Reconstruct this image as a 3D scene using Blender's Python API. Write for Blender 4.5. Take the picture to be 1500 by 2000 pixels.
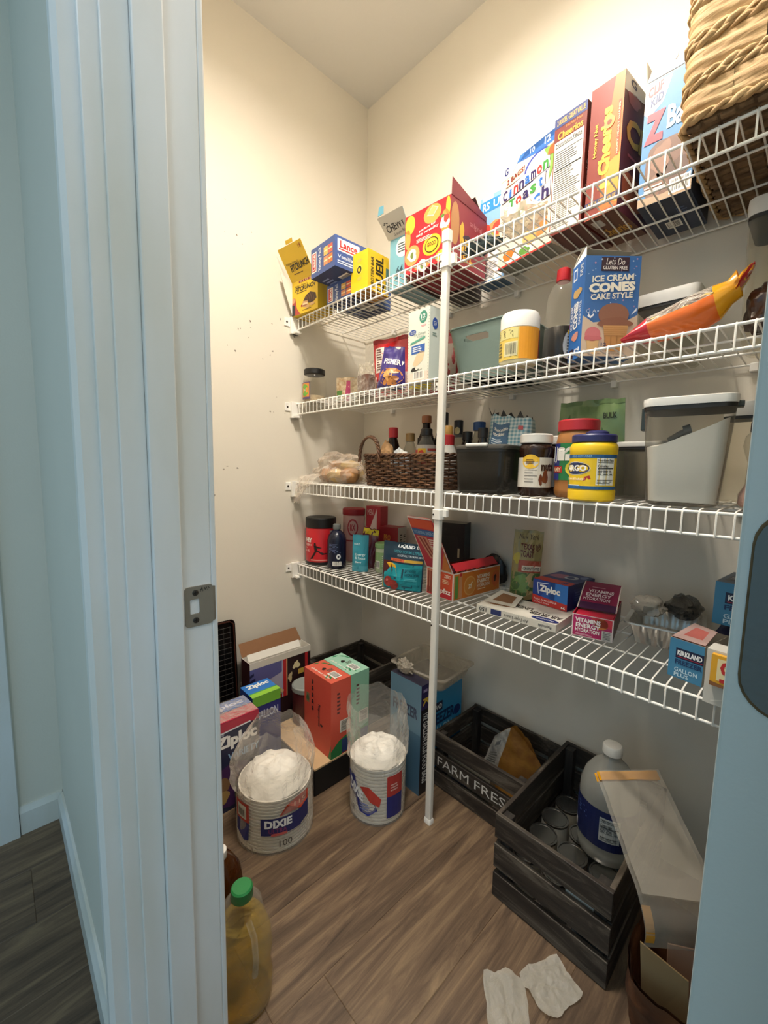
import bpy, math, random
from mathutils import Vector, Matrix, noise
D = bpy.data
SC = bpy.context.scene
COL = SC.collection
for _o in list(D.objects):
    D.objects.remove(_o)
random.seed(7)
PI = math.pi

# ------------------------------------------------------------------ camera, world, exposure
cam = D.cameras.new('camera')
cam.sensor_fit = 'VERTICAL'
cam.sensor_height = 36.0
cam.lens = 813.086 / 2000 * 36.0
cam.clip_start = 0.02
cam_ob = D.objects.new('camera', cam)
COL.objects.link(cam_ob)
_yaw, _pitch, _roll = 0.8107, -0.1065, 0.0176
_f = Vector((-math.sin(_yaw) * math.cos(_pitch), math.cos(_yaw) * math.cos(_pitch), math.sin(_pitch)))
_r = Vector((math.cos(_yaw), math.sin(_yaw), 0))
_u = _r.cross(_f)
_r2 = _r * math.cos(_roll) + _u * math.sin(_roll)
_u2 = _u * math.cos(_roll) - _r * math.sin(_roll)
cam_ob.matrix_world = Matrix(((_r2.x, _u2.x, -_f.x, 1.5354), (_r2.y, _u2.y, -_f.y, -1.3195), (_r2.z, _u2.z, -_f.z, 1.0882), (0, 0, 0, 1)))
SC.camera = cam_ob

world = D.worlds.new('daylight')
SC.world = world
world.use_nodes = True
_bg = world.node_tree.nodes['Background']
_bg.inputs[0].default_value = (0.40, 0.72, 0.96, 1)
_bg.inputs[1].default_value = 0.44
LAMP_STRENGTH = 105.0
HALL_FILL_STRENGTH = 13.0
HALL_FILL_COLOR = (0.94, 0.97, 1.0)
LAMP_COLOR = (1.0, 0.915, 0.81)
SC.view_settings.view_transform = 'Standard'
SC.view_settings.look = 'None'
SC.view_settings.gamma = 1.0
SC.view_settings.use_curve_mapping = False
SC.view_settings.exposure = 0.9

# ------------------------------------------------------------------ materials
def lin(h):
    h = h.lstrip('#')
    o = []
    for i in (0, 2, 4):
        c = int(h[i:i + 2], 16) / 255
        o.append(c / 12.92 if c <= 0.04045 else ((c + 0.055) / 1.055) ** 2.4)
    return (o[0], o[1], o[2], 1)

MATS = {}
def mat(key, col='#808080', rough=0.5, metal=0.0, bump=0.0, bscale=60.0, var=0.0, vscale=8.0, stretch=None, col2=None, spec=0.5, coat=0.0):
    """plain procedural material: colour, optional noise variation and bump"""
    if key in MATS:
        return MATS[key]
    m = D.materials.new(key)
    m.use_nodes = True
    nt = m.node_tree
    b = nt.nodes['Principled BSDF']
    b.inputs['Base Color'].default_value = lin(col)
    b.inputs['Roughness'].default_value = rough
    b.inputs['Metallic'].default_value = metal
    b.inputs['Specular IOR Level'].default_value = spec
    b.inputs['Coat Weight'].default_value = coat
    if var or bump or col2:
        tc = nt.nodes.new('ShaderNodeTexCoord')
        mp = nt.nodes.new('ShaderNodeMapping')
        nt.links.new(tc.outputs['Object'], mp.inputs[0])
        if stretch:
            mp.inputs['Scale'].default_value = stretch
        if var or col2:
            n = nt.nodes.new('ShaderNodeTexNoise')
            n.inputs['Scale'].default_value = vscale
            n.inputs['Detail'].default_value = 5
            nt.links.new(mp.outputs[0], n.inputs['Vector'])
            r = nt.nodes.new('ShaderNodeValToRGB')
            c = lin(col)
            c2 = lin(col2) if col2 else tuple(x * (1 - var) for x in c[:3]) + (1,)
            r.color_ramp.elements[0].position = 0.35
            r.color_ramp.elements[1].position = 0.68
            r.color_ramp.elements[0].color = c2
            r.color_ramp.elements[1].color = c
            nt.links.new(n.outputs[0], r.inputs[0])
            nt.links.new(r.outputs[0], b.inputs['Base Color'])
        if bump:
            n2 = nt.nodes.new('ShaderNodeTexNoise')
            n2.inputs['Scale'].default_value = bscale
            n2.inputs['Detail'].default_value = 4
            nt.links.new(mp.outputs[0], n2.inputs['Vector'])
            bp = nt.nodes.new('ShaderNodeBump')
            bp.inputs['Strength'].default_value = bump
            bp.inputs['Distance'].default_value = 0.004
            nt.links.new(n2.outputs[0], bp.inputs['Height'])
            nt.links.new(bp.outputs[0], b.inputs['Normal'])
    MATS[key] = m
    return m

def pm(col):
    """printed card colour"""
    return mat('print_' + col.lstrip('#'), col, rough=0.42)

def clear(key, tint='#ffffff', haze=0.08, edge=0.5, rough=0.08, hazecol='#ffffff', bump=0.0, bscale=40.0):
    """see-through plastic: transparent with a glossy, slightly milky coat that thickens at grazing angles"""
    if key in MATS:
        return MATS[key]
    m = D.materials.new(key)
    m.use_nodes = True
    nt = m.node_tree
    nt.nodes.clear()
    out = nt.nodes.new('ShaderNodeOutputMaterial')
    mx = nt.nodes.new('ShaderNodeMixShader')
    tr = nt.nodes.new('ShaderNodeBsdfTransparent')
    tr.inputs[0].default_value = lin(tint)
    pb = nt.nodes.new('ShaderNodeBsdfPrincipled')
    pb.inputs['Base Color'].default_value = lin(hazecol)
    pb.inputs['Roughness'].default_value = rough
    pb.inputs['Specular IOR Level'].default_value = 1.0
    lw = nt.nodes.new('ShaderNodeLayerWeight')
    lw.inputs[0].default_value = 0.35
    mr = nt.nodes.new('ShaderNodeMapRange')
    mr.inputs['To Min'].default_value = haze
    mr.inputs['To Max'].default_value = edge
    nt.links.new(lw.outputs['Facing'], mr.inputs['Value'])
    nt.links.new(mr.outputs[0], mx.inputs[0])
    nt.links.new(tr.outputs[0], mx.inputs[1])
    nt.links.new(pb.outputs[0], mx.inputs[2])
    nt.links.new(mx.outputs[0], out.inputs[0])
    if bump:
        tc = nt.nodes.new('ShaderNodeTexCoord')
        n = nt.nodes.new('ShaderNodeTexNoise')
        n.inputs['Scale'].default_value = bscale
        n.inputs['Detail'].default_value = 4
        n.inputs['Distortion'].default_value = 1.2
        nt.links.new(tc.outputs['Object'], n.inputs['Vector'])
        bp = nt.nodes.new('ShaderNodeBump')
        bp.inputs['Strength'].default_value = bump
        bp.inputs['Distance'].default_value = 0.02
        nt.links.new(n.outputs[0], bp.inputs['Height'])
        nt.links.new(bp.outputs[0], pb.inputs['Normal'])
        nt.links.new(bp.outputs[0], lw.inputs['Normal'])
    MATS[key] = m
    return m

def emit(key, col, strength):
    m = D.materials.new(key)
    m.use_nodes = True
    b = m.node_tree.nodes['Principled BSDF']
    b.inputs['Base Color'].default_value = (0.9, 0.9, 0.9, 1)
    b.inputs['Emission Color'].default_value = col + (1,)
    b.inputs['Emission Strength'].default_value = strength
    return m

def wood(key, c1, c2, c3, scale=(14, 1.6, 14), rough=0.5, bump=0.15, rnd=0.35):
    """streaky wood running along object Y, each piece a little different"""
    if key in MATS:
        return MATS[key]
    m = D.materials.new(key)
    m.use_nodes = True
    nt = m.node_tree
    b = nt.nodes['Principled BSDF']
    tc = nt.nodes.new('ShaderNodeTexCoord')
    oi = nt.nodes.new('ShaderNodeObjectInfo')
    mp = nt.nodes.new('ShaderNodeMapping')
    mp.inputs['Scale'].default_value = scale
    va = nt.nodes.new('ShaderNodeVectorMath')
    va.operation = 'SCALE'
    va.inputs[0].default_value = (37, 53, 11)
    nt.links.new(oi.outputs['Random'], va.inputs['Scale'])
    nt.links.new(tc.outputs['Object'], mp.inputs[0])
    nt.links.new(va.outputs[0], mp.inputs['Location'])
    n = nt.nodes.new('ShaderNodeTexNoise')
    n.inputs['Scale'].default_value = 1.6
    n.inputs['Detail'].default_value = 8
    n.inputs['Roughness'].default_value = 0.72
    n.inputs['Distortion'].default_value = 1.1
    nt.links.new(mp.outputs[0], n.inputs['Vector'])
    r = nt.nodes.new('ShaderNodeValToRGB')
    r.color_ramp.elements[0].position = 0.28
    r.color_ramp.elements[0].color = lin(c1)
    r.color_ramp.elements[1].position = 0.72
    r.color_ramp.elements[1].color = lin(c3)
    e = r.color_ramp.elements.new(0.5)
    e.color = lin(c2)
    nt.links.new(n.outputs[0], r.inputs[0])
    hs = nt.nodes.new('ShaderNodeHueSaturation')
    mr = nt.nodes.new('ShaderNodeMapRange')
    mr.inputs['To Min'].default_value = 1 - rnd / 2
    mr.inputs['To Max'].default_value = 1 + rnd / 2
    nt.links.new(oi.outputs['Random'], mr.inputs['Value'])
    nt.links.new(mr.outputs[0], hs.inputs['Value'])
    nt.links.new(r.outputs[0], hs.inputs['Color'])
    nt.links.new(hs.outputs[0], b.inputs['Base Color'])
    b.inputs['Roughness'].default_value = rough
    bp = nt.nodes.new('ShaderNodeBump')
    bp.inputs['Strength'].default_value = bump
    bp.inputs['Distance'].default_value = 0.003
    nt.links.new(n.outputs[0], bp.inputs['Height'])
    nt.links.new(bp.outputs[0], b.inputs['Normal'])
    MATS[key] = m
    return m

# ------------------------------------------------------------------ mesh builder
class MB:
    def __init__(s):
        s.v = []; s.f = []; s.mi = []; s.mats = []
    def _m(s, m):
        if m not in s.mats:
            s.mats.append(m)
        return s.mats.index(m)
    def add(s, vs, fs, m):
        n = len(s.v)
        s.v.extend([tuple(p) for p in vs])
        k = s._m(m)
        for f in fs:
            s.f.append(tuple(i + n for i in f)); s.mi.append(k)
        return s
    def box(s, x0, x1, y0, y1, z0, z1, m):
        """m: one material or dict front/back/left/right/top/bottom"""
        vs = [(x0, y0, z0), (x1, y0, z0), (x1, y1, z0), (x0, y1, z0), (x0, y0, z1), (x1, y0, z1), (x1, y1, z1), (x0, y1, z1)]
        fs = dict(bottom=(3, 2, 1, 0), top=(4, 5, 6, 7), front=(0, 1, 5, 4), right=(1, 2, 6, 5), back=(2, 3, 7, 6), left=(3, 0, 4, 7))
        n = len(s.v)
        s.v.extend(vs)
        for k, f in fs.items():
            mm = m[k] if isinstance(m, dict) else m
            if mm is None:
                continue
            s.f.append(tuple(i + n for i in f)); s.mi.append(s._m(mm))
        return s
    def slab(s, quad, t, m, m2=None):
        """thin plate from a planar polygon, thickness t along its normal"""
        q = [Vector(p) for p in quad]
        nrm = (q[1] - q[0]).cross(q[-1] - q[0]).normalized() * t
        n = len(q)
        vs = q + [p + nrm for p in q]
        s.add(vs, [tuple(range(n))[::-1]], m)
        base = len(s.v) - 2 * n
        k2 = s._m(m2 or m)
        s.f.append(tuple(base + n + i for i in range(n))); s.mi.append(k2)
        for i in range(n):
            j = (i + 1) % n
            s.f.append((base + i, base + j, base + n + j, base + n + i)); s.mi.append(s._m(m))
        return s
    def tube(s, pts, r, m, n=6, closed=False, cap=True):
        pts = [Vector(p) for p in pts]
        L = len(pts)
        rs = r if isinstance(r, (list, tuple)) else [r] * L
        vs = []
        prev = None
        for i, p in enumerate(pts):
            a = pts[i - 1] if (i > 0 or closed) else p
            b = pts[(i + 1) % L] if (i < L - 1 or closed) else p
            t = (b - a)
            t = t.normalized() if t.length > 1e-9 else Vector((0, 0, 1))
            if prev is None:
                ref = Vector((0, 0, 1)) if abs(t.z) < 0.9 else Vector((1, 0, 0))
                x = t.cross(ref).normalized()
            else:
                x = (prev - t * prev.dot(t))
                x = x.normalized() if x.length > 1e-6 else t.orthogonal().normalized()
            prev = x
            y = t.cross(x)
            for k in range(n):
                a2 = 2 * PI * k / n
                vs.append(p + (x * math.cos(a2) + y * math.sin(a2)) * rs[i])
        fs = []
        for i in range(L if closed else L - 1):
            j = (i + 1) % L
            for k in range(n):
                k2 = (k + 1) % n
                fs.append((i * n + k, i * n + k2, j * n + k2, j * n + k))
        if cap and not closed:
            fs.append(tuple(range(n))[::-1]); fs.append(tuple((L - 1) * n + k for k in range(n)))
        return s.add(vs, fs, m)
    def loft(s, rings, m, cap0=True, cap1=True):
        n = len(rings[0]); vs = [p for r in rings for p in r]; fs = []
        for i in range(len(rings) - 1):
            for k in range(n):
                k2 = (k + 1) % n
                fs.append((i * n + k, i * n + k2, (i + 1) * n + k2, (i + 1) * n + k))
        if cap0: fs.append(tuple(range(n))[::-1])
        if cap1: fs.append(tuple((len(rings) - 1) * n + k for k in range(n)))
        return s.add(vs, fs, m)
    def lathe(s, prof, m, n=28, c=(0, 0), cap0=True, cap1=True):
        return s.loft([[(c[0] + r * math.cos(2 * PI * k / n), c[1] + r * math.sin(2 * PI * k / n), z) for k in range(n)] for r, z in prof], m, cap0, cap1)
    def grid(s, fn, nu, nv, m, closeu=False):
        vs = [fn(i / nu, j / nv) for j in range(nv + 1) for i in range(nu if closeu else nu + 1)]
        w = nu if closeu else nu + 1
        fs = []
        for j in range(nv):
            for i in range(nu):
                i2 = (i + 1) % w if closeu else i + 1
                fs.append((j * w + i, j * w + i2, (j + 1) * w + i2, (j + 1) * w + i))
        return s.add(vs, fs, m)
    def build(s, name, parent=None, smooth=None, bevel=0.0):
        me = D.meshes.new(name)
        me.from_pydata(s.v, [], s.f)
        for m in s.mats:
            me.materials.append(m)
        me.polygons.foreach_set('material_index', s.mi)
        me.update()
        if smooth:
            me.polygons.foreach_set('use_smooth', [True] * len(me.polygons))
            me.set_sharp_from_angle(angle=math.radians(smooth))
        o = D.objects.new(name, me)
        COL.objects.link(o)
        if parent is not None:
            o.parent = parent
        if bevel:
            bv = o.modifiers.new('bevel', 'BEVEL')
            bv.width = bevel; bv.segments = 2; bv.limit_method = 'ANGLE'
        return o

def rrect(w, d, c, z, cx=0, cy=0, n=5):
    """rounded rectangle ring (w by d, corner radius c) at height z"""
    pts = []
    c = min(c, w / 2 - 1e-5, d / 2 - 1e-5)
    for sx, sy, a0 in ((1, 1, 0), (-1, 1, 90), (-1, -1, 180), (1, -1, 270)):
        for i in range(n):
            a = math.radians(a0 + 90 * i / (n - 1))
            pts.append((cx + sx * (w / 2 - c) + c * math.cos(a), cy + sy * (d / 2 - c) + c * math.sin(a), z))
    return pts

def tag(o, label=None, cat=None, group=None, kind=None):
    if label: o['label'] = label
    if cat: o['category'] = cat
    if group: o['group'] = group
    if kind: o['kind'] = kind
    return o

def thing(name, label, cat, loc=(0, 0, 0), rz=0, rot=None, group=None):
    o = D.objects.new(name, None)
    COL.objects.link(o)
    o.empty_display_size = 0.02
    o.location = loc
    o.rotation_euler = rot if rot else (0, 0, math.radians(rz))
    return tag(o, label, cat, group)

def struct(o):
    o['kind'] = 'structure'
    return o

def copy_tree(o, parent=None):
    c = o.copy()
    COL.objects.link(c)
    c.parent = parent
    for ch in list(o.children):
        copy_tree(ch, c)
    return c

# ------------------------------------------------------------------ flat print on surfaces
_TXT = {}
def text_mesh(st, bold=0.0, shear=0.0):
    k = (st, bold, shear)
    if k not in _TXT:
        cu = D.curves.new('t', 'FONT')
        cu.body = st
        cu.offset = bold
        cu.shear = shear
        cu.resolution_u = 2
        o = D.objects.new('t', cu)
        me = D.meshes.new_from_object(o)
        vs = [v.co.copy() for v in me.vertices]
        fs = [tuple(p.vertices) for p in me.polygons]
        D.objects.remove(o); D.curves.remove(cu); D.meshes.remove(me)
        if vs:
            x0 = min(v.x for v in vs); x1 = max(v.x for v in vs); y0 = min(v.y for v in vs); y1 = max(v.y for v in vs)
            vs = [((v.x - x0) / max(x1 - x0, 1e-6), (v.y - y0) / max(y1 - y0, 1e-6)) for v in vs]
        _TXT[k] = (vs, fs)
    return _TXT[k]

class Print:
    def __init__(s, mapf, eps=0.0004):
        s.mapf = mapf; s.eps = eps; s.b = MB()
    def rect(s, u0, v0, u1, v1, col, l=1, nu=1, nv=1):
        s.b.grid(lambda a, c: s.mapf(u0 + (u1 - u0) * a, v0 + (v1 - v0) * c, s.eps * l), nu, nv, pm(col))
        return s
    def ell(s, cu, cv, ru, rv, col, l=1, n=18):
        vs = [s.mapf(cu, cv, s.eps * l)] + [s.mapf(cu + ru * math.cos(2 * PI * i / n), cv + rv * math.sin(2 * PI * i / n), s.eps * l) for i in range(n)]
        s.b.add(vs, [(0, 1 + i, 1 + (i + 1) % n) for i in range(n)], pm(col))
        return s
    def poly(s, pts, col, l=1):
        s.b.add([s.mapf(u, v, s.eps * l) for u, v in pts], [tuple(range(len(pts)))], pm(col))
        return s
    def blob(s, cu, cv, ru, rv, col, l=1, seed=0, amp=0.2, n=18):
        rnd = random.Random(seed)
        pts = []
        ph = [rnd.uniform(0, 6.28) for _ in range(3)]
        for i in range(n):
            a = 2 * PI * i / n
            k = 1 + amp * (math.sin(2 * a + ph[0]) + math.sin(3 * a + ph[1]) + 0.7 * math.sin(5 * a + ph[2])) / 2
            pts.append((cu + ru * k * math.cos(a), cv + rv * k * math.sin(a)))
        vs = [s.mapf(cu, cv, s.eps * l)] + [s.mapf(u, v, s.eps * l) for u, v in pts]
        s.b.add(vs, [(0, 1 + i, 1 + (i + 1) % n) for i in range(n)], pm(col))
        return s
    def text(s, st, u0, v0, u1, v1, col, l=2, bold=0.0, rot=0, shear=0.0, slant=0.0):
        vs, fs = text_mesh(st, bold, shear)
        out = []
        for x, y in vs:
            if rot == 1: x, y = 1 - y, x      # reads upward
            elif rot == 2: x, y = y, 1 - x    # reads downward
            elif rot == 3: x, y = 1 - x, 1 - y  # upside down
            out.append(s.mapf(u0 + (u1 - u0) * x, v0 + (v1 - v0) * y + slant * x, s.eps * l))
        s.b.add(out, fs, pm(col))
        return s
    def bars(s, u0, v0, u1, v1, l=1, seed=1, n=14, bg='#f4f1e8', vert=False):
        """a bar code patch"""
        s.rect(u0, v0, u1, v1, bg, l, 2, 1)
        rnd = random.Random(seed)
        for i in range(n):
            a = (i + 0.25 + rnd.uniform(-.1, .1)) / n; b = a + rnd.choice((0.25, 0.5)) / n
            if vert:
                s.rect(u0 + (u1 - u0) * .12, v0 + (v1 - v0) * (0.08 + .84 * a), u0 + (u1 - u0) * .88, v0 + (v1 - v0) * (0.08 + .84 * b), '#1a1a1a', l + 1)
            else:
                s.rect(u0 + (u1 - u0) * (0.08 + .84 * a), v0 + (v1 - v0) * .15, u0 + (u1 - u0) * (0.08 + .84 * b), v0 + (v1 - v0) * .9, '#1a1a1a', l + 1)
        return s
    def lines(s, u0, v0, u1, v1, n, col, l=2, seed=3, fill=0.5):
        """rows of small print too fine to read"""
        rnd = random.Random(seed)
        for i in range(n):
            va = v1 - (v1 - v0) * (i + 0.2) / n
            vb = va - (v1 - v0) / n * fill
            s.rect(u0, vb, u0 + (u1 - u0) * rnd.uniform(.6, 1), va, col, l, 2, 1)
        return s
    def facts(s, u0, v0, u1, v1, l=1, bg='#f3efe4'):
        """nutrition panel"""
        s.rect(u0, v0, u1, v1, bg, l, 3, 1)
        w = u1 - u0; h = v1 - v0
        s.text('Nutrition Facts', u0 + .06 * w, v1 - .13 * h, u1 - .06 * w, v1 - .04 * h, '#151515', l + 1, .02)
        for k, th in ((.16, .02), (.36, .035), (.62, .012), (.8, .02)):
            s.rect(u0 + .06 * w, v1 - (k + th) * h, u1 - .06 * w, v1 - k * h, '#151515', l + 1, 3, 1)
        s.text('Calories', u0 + .06 * w, v1 - .34 * h, u0 + .6 * w, v1 - .24 * h, '#151515', l + 1, .02)
        s.lines(u0 + .06 * w, v0 + .38 * h, u1 - .1 * w, v0 + .6 * h, 4, '#333333', l + 1, 5, .45)
        s.lines(u0 + .06 * w, v0 + .04 * h, u1 - .06 * w, v0 + .18 * h, 3, '#444444', l + 1, 6, .4)
        return s
    def build(s, name, parent):
        if s.b.f:
            if parent.type == 'EMPTY':      # print belongs to the part it is printed on
                ch = list(parent.children)
                want = 'flap' if name.startswith('flap') else 'lid' if name.startswith('lid') else 'body'
                hit = [c for c in ch if want in c.name.split('.')[0] and 'print' not in c.name]
                if hit:
                    parent = hit[0]
            return s.b.build(name, parent)

def face_map(face, w, d, h):
    """normalised u,v on a face of a base-centred box"""
    def f(u, v, e):
        if face == 'front': return (-w / 2 + u * w, -d / 2 - e, v * h)
        if face == 'right': return (w / 2 + e, -d / 2 + u * d, v * h)
        if face == 'left': return (-w / 2 - e, d / 2 - u * d, v * h)
        if face == 'back': return (w / 2 - u * w, d / 2 + e, v * h)
        if face == 'top': return (-w / 2 + u * w, -d / 2 + v * d, h + e)
        return (-w / 2 + u * w, d / 2 - v * d, -e)
    return f

CARD = mat('grey_board', '#a89f90', 0.8, bump=0.05, bscale=200)
WHITECARD = mat('white_board', '#e8e4da', 0.6)

def carton(name, label, cat, loc, rz, w, d, h, col, open_top=False, rot=None, group=None, inner=None, **faces):
    """printed card box; loc = centre of its FRONT bottom edge; col = default colour, faces = colours by side"""
    a = math.radians(rz)
    L = (loc[0] - math.sin(a) * d / 2, loc[1] + math.cos(a) * d / 2, loc[2])
    root = thing(name, label, cat, L, rz, rot, group)
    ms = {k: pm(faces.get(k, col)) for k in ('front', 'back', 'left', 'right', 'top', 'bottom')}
    b = MB()
    if not open_top:
        b.box(-w / 2, w / 2, -d / 2, d / 2, 0, h, ms)
    else:
        t = 0.0014
        im = inner or CARD
        ms2 = dict(ms); ms2['top'] = None
        b.box(-w / 2, w / 2, -d / 2, d / 2, 0, h, ms2)
        x0, x1, y0, y1 = -w / 2 + t, w / 2 - t, -d / 2 + t, d / 2 - t
        b.add([(x0, y0, t), (x1, y0, t), (x1, y1, t), (x0, y1, t), (x0, y0, h), (x1, y0, h), (x1, y1, h), (x0, y1, h)],
              [(0, 1, 2, 3), (0, 4, 5, 1), (1, 5, 6, 2), (2, 6, 7, 3), (3, 7, 4, 0)], im)
        o = [(-w / 2, -d / 2, h), (w / 2, -d / 2, h), (w / 2, d / 2, h), (-w / 2, d / 2, h)]
        i = [(x0, y0, h), (x1, y0, h), (x1, y1, h), (x0, y1, h)]
        b.add(o + i, [(k, (k + 1) % 4, 4 + (k + 1) % 4, 4 + k) for k in range(4)], im)
    b.build('box_body', root)
    return root, (lambda fc, eps=0.0004: Print(face_map(fc, w, d, h), eps))

def flap(root, quad, outer, inner=None, t=0.0012, name='box_flap'):
    b = MB()
    b.slab(quad, t, inner or CARD, outer)
    return b.build(name, root)

def cyl_map(r, z0, h, a0, span):
    """u,v on a cylinder: u runs over span degrees starting at a0 (degrees, counter-clockwise seen from above)"""
    rf = r if callable(r) else (lambda v: r)
    def f(u, v, e):
        a = math.radians(a0 + span * u)
        rr = rf(v) + e
        return (rr * math.cos(a), rr * math.sin(a), z0 + v * h)
    return f

def pouch(name, label, cat, loc, rot, w, h, t, col, seal=0.06, gusset=True, wrinkle=0.004, seed=1, taper=0.0, back=None, group=None, body='bag_body', matl=None):
    """filled bag: two bulging sheets; local X width, Z height, front to -Y"""
    root = thing(name, label, cat, loc, 0, tuple(math.radians(x) for x in rot), group)
    def surf(u, v, e, side=1):
        x = (u - .5) * w * (1 - taper * v)
        bu = max(0, math.sin(PI * min(max(u, 0), 1))) ** 0.55
        vv = min(max((v) / (1 - seal), 0), 1)
        if gusset:
            bv = min(1, (1 - vv) ** 0.8 * 1.25) * (0.8 + .2 * min(1, vv * 6))
        else:
            bv = max(0, math.sin(PI * vv)) ** 0.6
        n = noise.noise(Vector((u * 4 + seed * 3.1, v * 5 + seed, side * 2.0))) * wrinkle + noise.noise(Vector((u * 11 + seed, v * 9, side * 5))) * wrinkle * .4
        edge = min(1, 6 * bu * (bv + .15))
        y = -side * (t / 2 * bu * bv + 0.0006) + n * edge
        return (x, y - side * e, v * h + noise.noise(Vector((u * 5, seed, v))) * wrinkle * (1 if v > .9 else 0))
    b = MB()
    mf = matl or mat('film_' + col.lstrip('#'), col, rough=0.28, coat=0.3)
    mb = mat('film_' + back.lstrip('#'), back, rough=0.3) if back else mf
    b.grid(lambda u, v: surf(u, v, 0), 18, 20, mf)
    b.grid(lambda u, v: surf(1 - u, v, 0, -1), 18, 20, mb)
    if gusset:
        n = 18
        base = [surf(i / n, 0, 0) for i in range(n + 1)] + [surf(i / n, 0, 0, -1) for i in range(n, -1, -1)]
        b.add(base, [tuple(range(len(base)))], mf)
    b.build(body, root, smooth=50)
    return root, (lambda eps=0.0008: Print(surf, eps))
# ------------------------------------------------------------------ the room
PAINT = mat('wall_paint', '#e3dccd', 0.62, bump=0.06, bscale=180, var=0.04, vscale=2.0)
CEILP = mat('ceiling_paint', '#e0ddd6', 0.8, bump=0.06, bscale=120)
TRIMW = mat('trim_enamel', '#ecebea', 0.32, col2='#dad6cb', vscale=3.0, stretch=(2, 2, .6))
DOORP = mat('door_enamel', '#b4bfbd', 0.4, bump=0.04, bscale=260)
ZC = 2.663
XR = 1.98

def wallbox(name, x0, x1, y0, y1, z0, z1, m=PAINT):
    b = MB(); b.box(x0, x1, y0, y1, z0, z1, m)
    return struct(b.build(name))

wl = wallbox('wall_left', -0.1, 0, -1.11, 0.1, 0, ZC)
wallbox('wall_back', 0, XR + .1, 0, 0.1, 0, ZC)
wallbox('wall_right', XR, XR + .1, -1.2107, 0, 0, ZC)
b = MB()
b.box(-.1, .93, -1.2107, -1.11, 0, ZC, PAINT)
b.box(1.58, XR, -1.2107, -1.11, 0, ZC, PAINT)
b.box(.93, 1.58, -1.2107, -1.11, 2.06, ZC, PAINT)
struct(b.build('wall_front'))
wallbox('wall_hall', -0.1, 0, -3.4, -1.2107, 0, ZC)
wallbox('ceiling', -0.1, XR + .1, -1.11, 0.1, ZC, ZC + .08, CEILP)
wallbox('ceiling_hall', -0.1, 4.0, -3.4, -1.11, ZC + .0805, ZC + .16, CEILP)

# scuffs on the left wall
p = Print(lambda u, v, e: (e, u, v), 0.0003)
rnd = random.Random(4)
for (yy, zz, n, sp) in ((-.745, .985, 9, .014), (-.60, 1.93, 5, .03), (-.55, 1.62, 7, .07), (-.47, 1.30, 5, .03), (-.66, 1.05, 3, .03), (-.50, 1.55, 6, .05)):
    for i in range(n):
        p.blob(yy + rnd.gauss(0, sp), zz + rnd.gauss(0, sp), rnd.uniform(.0012, .004), rnd.uniform(.001, .0045), rnd.choice(('#8a8274', '#a39a8a', '#7b7060', '#b5ab9a')), 1, rnd.randint(0, 99), .4, 8)
p.build('scuff_marks', wl)

# floor planks
fb = MB(); fb.box(-.1, 3.6, -3.4, .1, -.05, -.012, mat('subfloor', '#4a3a2c', .9))
floor = struct(fb.build('floor'))
PLANK = wood('plank_wood', '#33271e', '#675340', '#917a5d', (17, 1.5, 17), 0.45, 0.10, 0.28)
_pm = {}
def plank(x0, x1, y0, y1):
    k = (round(x1 - x0, 3), round(y1 - y0, 3))
    if k not in _pm:
        w, l = k; c = .0012
        b = MB()
        b.loft([[(0, 0, -.012), (w, 0, -.012), (w, l, -.012), (0, l, -.012)], [(0, 0, -c), (w, 0, -c), (w, l, -c), (0, l, -c)], [(c, c, 0), (w - c, c, 0), (w - c, l - c, 0), (c, l - c, 0)]], PLANK)
        o = b.build('plank', floor)
        _pm[k] = o.data
    else:
        o = D.objects.new('plank', _pm[k]); COL.objects.link(o); o.parent = floor
    o.location = (x0, y0, 0)
PW, PL = .182, 1.22
offs = [.55, .12, .83, .35, 1.02, .90 - .0, .22, .7, .05, .48, .95, .3, .65, .15, .8, .4, 1.1, .2]
for i in range(18):
    x0 = -.02 + i * PW
    y = .04 - offs[i]
    ys = [.04] + [y - k * PL for k in range(4) if y - k * PL > -3.1] + [-3.1]
    for a, c in zip(ys[:-1], ys[1:]):
        if a - c > .01:
            plank(x0, x0 + PW - .0004, c + .0004, a)

# baseboards in the hall
def baseboard(name, quad_x0, quad_x1, y0, y1, along):
    b = MB()
    if along == 'x':
        prof = [(0, 0), (-.014, 0), (-.014, .066), (-.009, .076), (-.006, .083), (0, .083)]
        b.loft([[(x, y0 + a, z) for a, z in prof] for x in (quad_x0, quad_x1)], TRIMW)
    else:
        prof = [(0, 0), (.014, 0), (.014, .066), (.009, .076), (.006, .083), (0, .083)]
        b.loft([[(quad_x0 + a, y, z) for a, z in prof] for y in (y0, y1)], TRIMW)
    return struct(b.build(name))
baseboard('baseboard_hall_front', 0.0145, .884, -1.211, 0, 'x')
baseboard('baseboard_hall_end', 0.0, 0, -1.212, -1.314, 'y')
b = MB(); b.box(0, .020, -1.40, -1.3145, 0, 2.1, TRIMW); b.box(0, .014, -1.3145, -1.3125, 0, 2.1, TRIMW)
struct(b.build('trim_3'))

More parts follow.
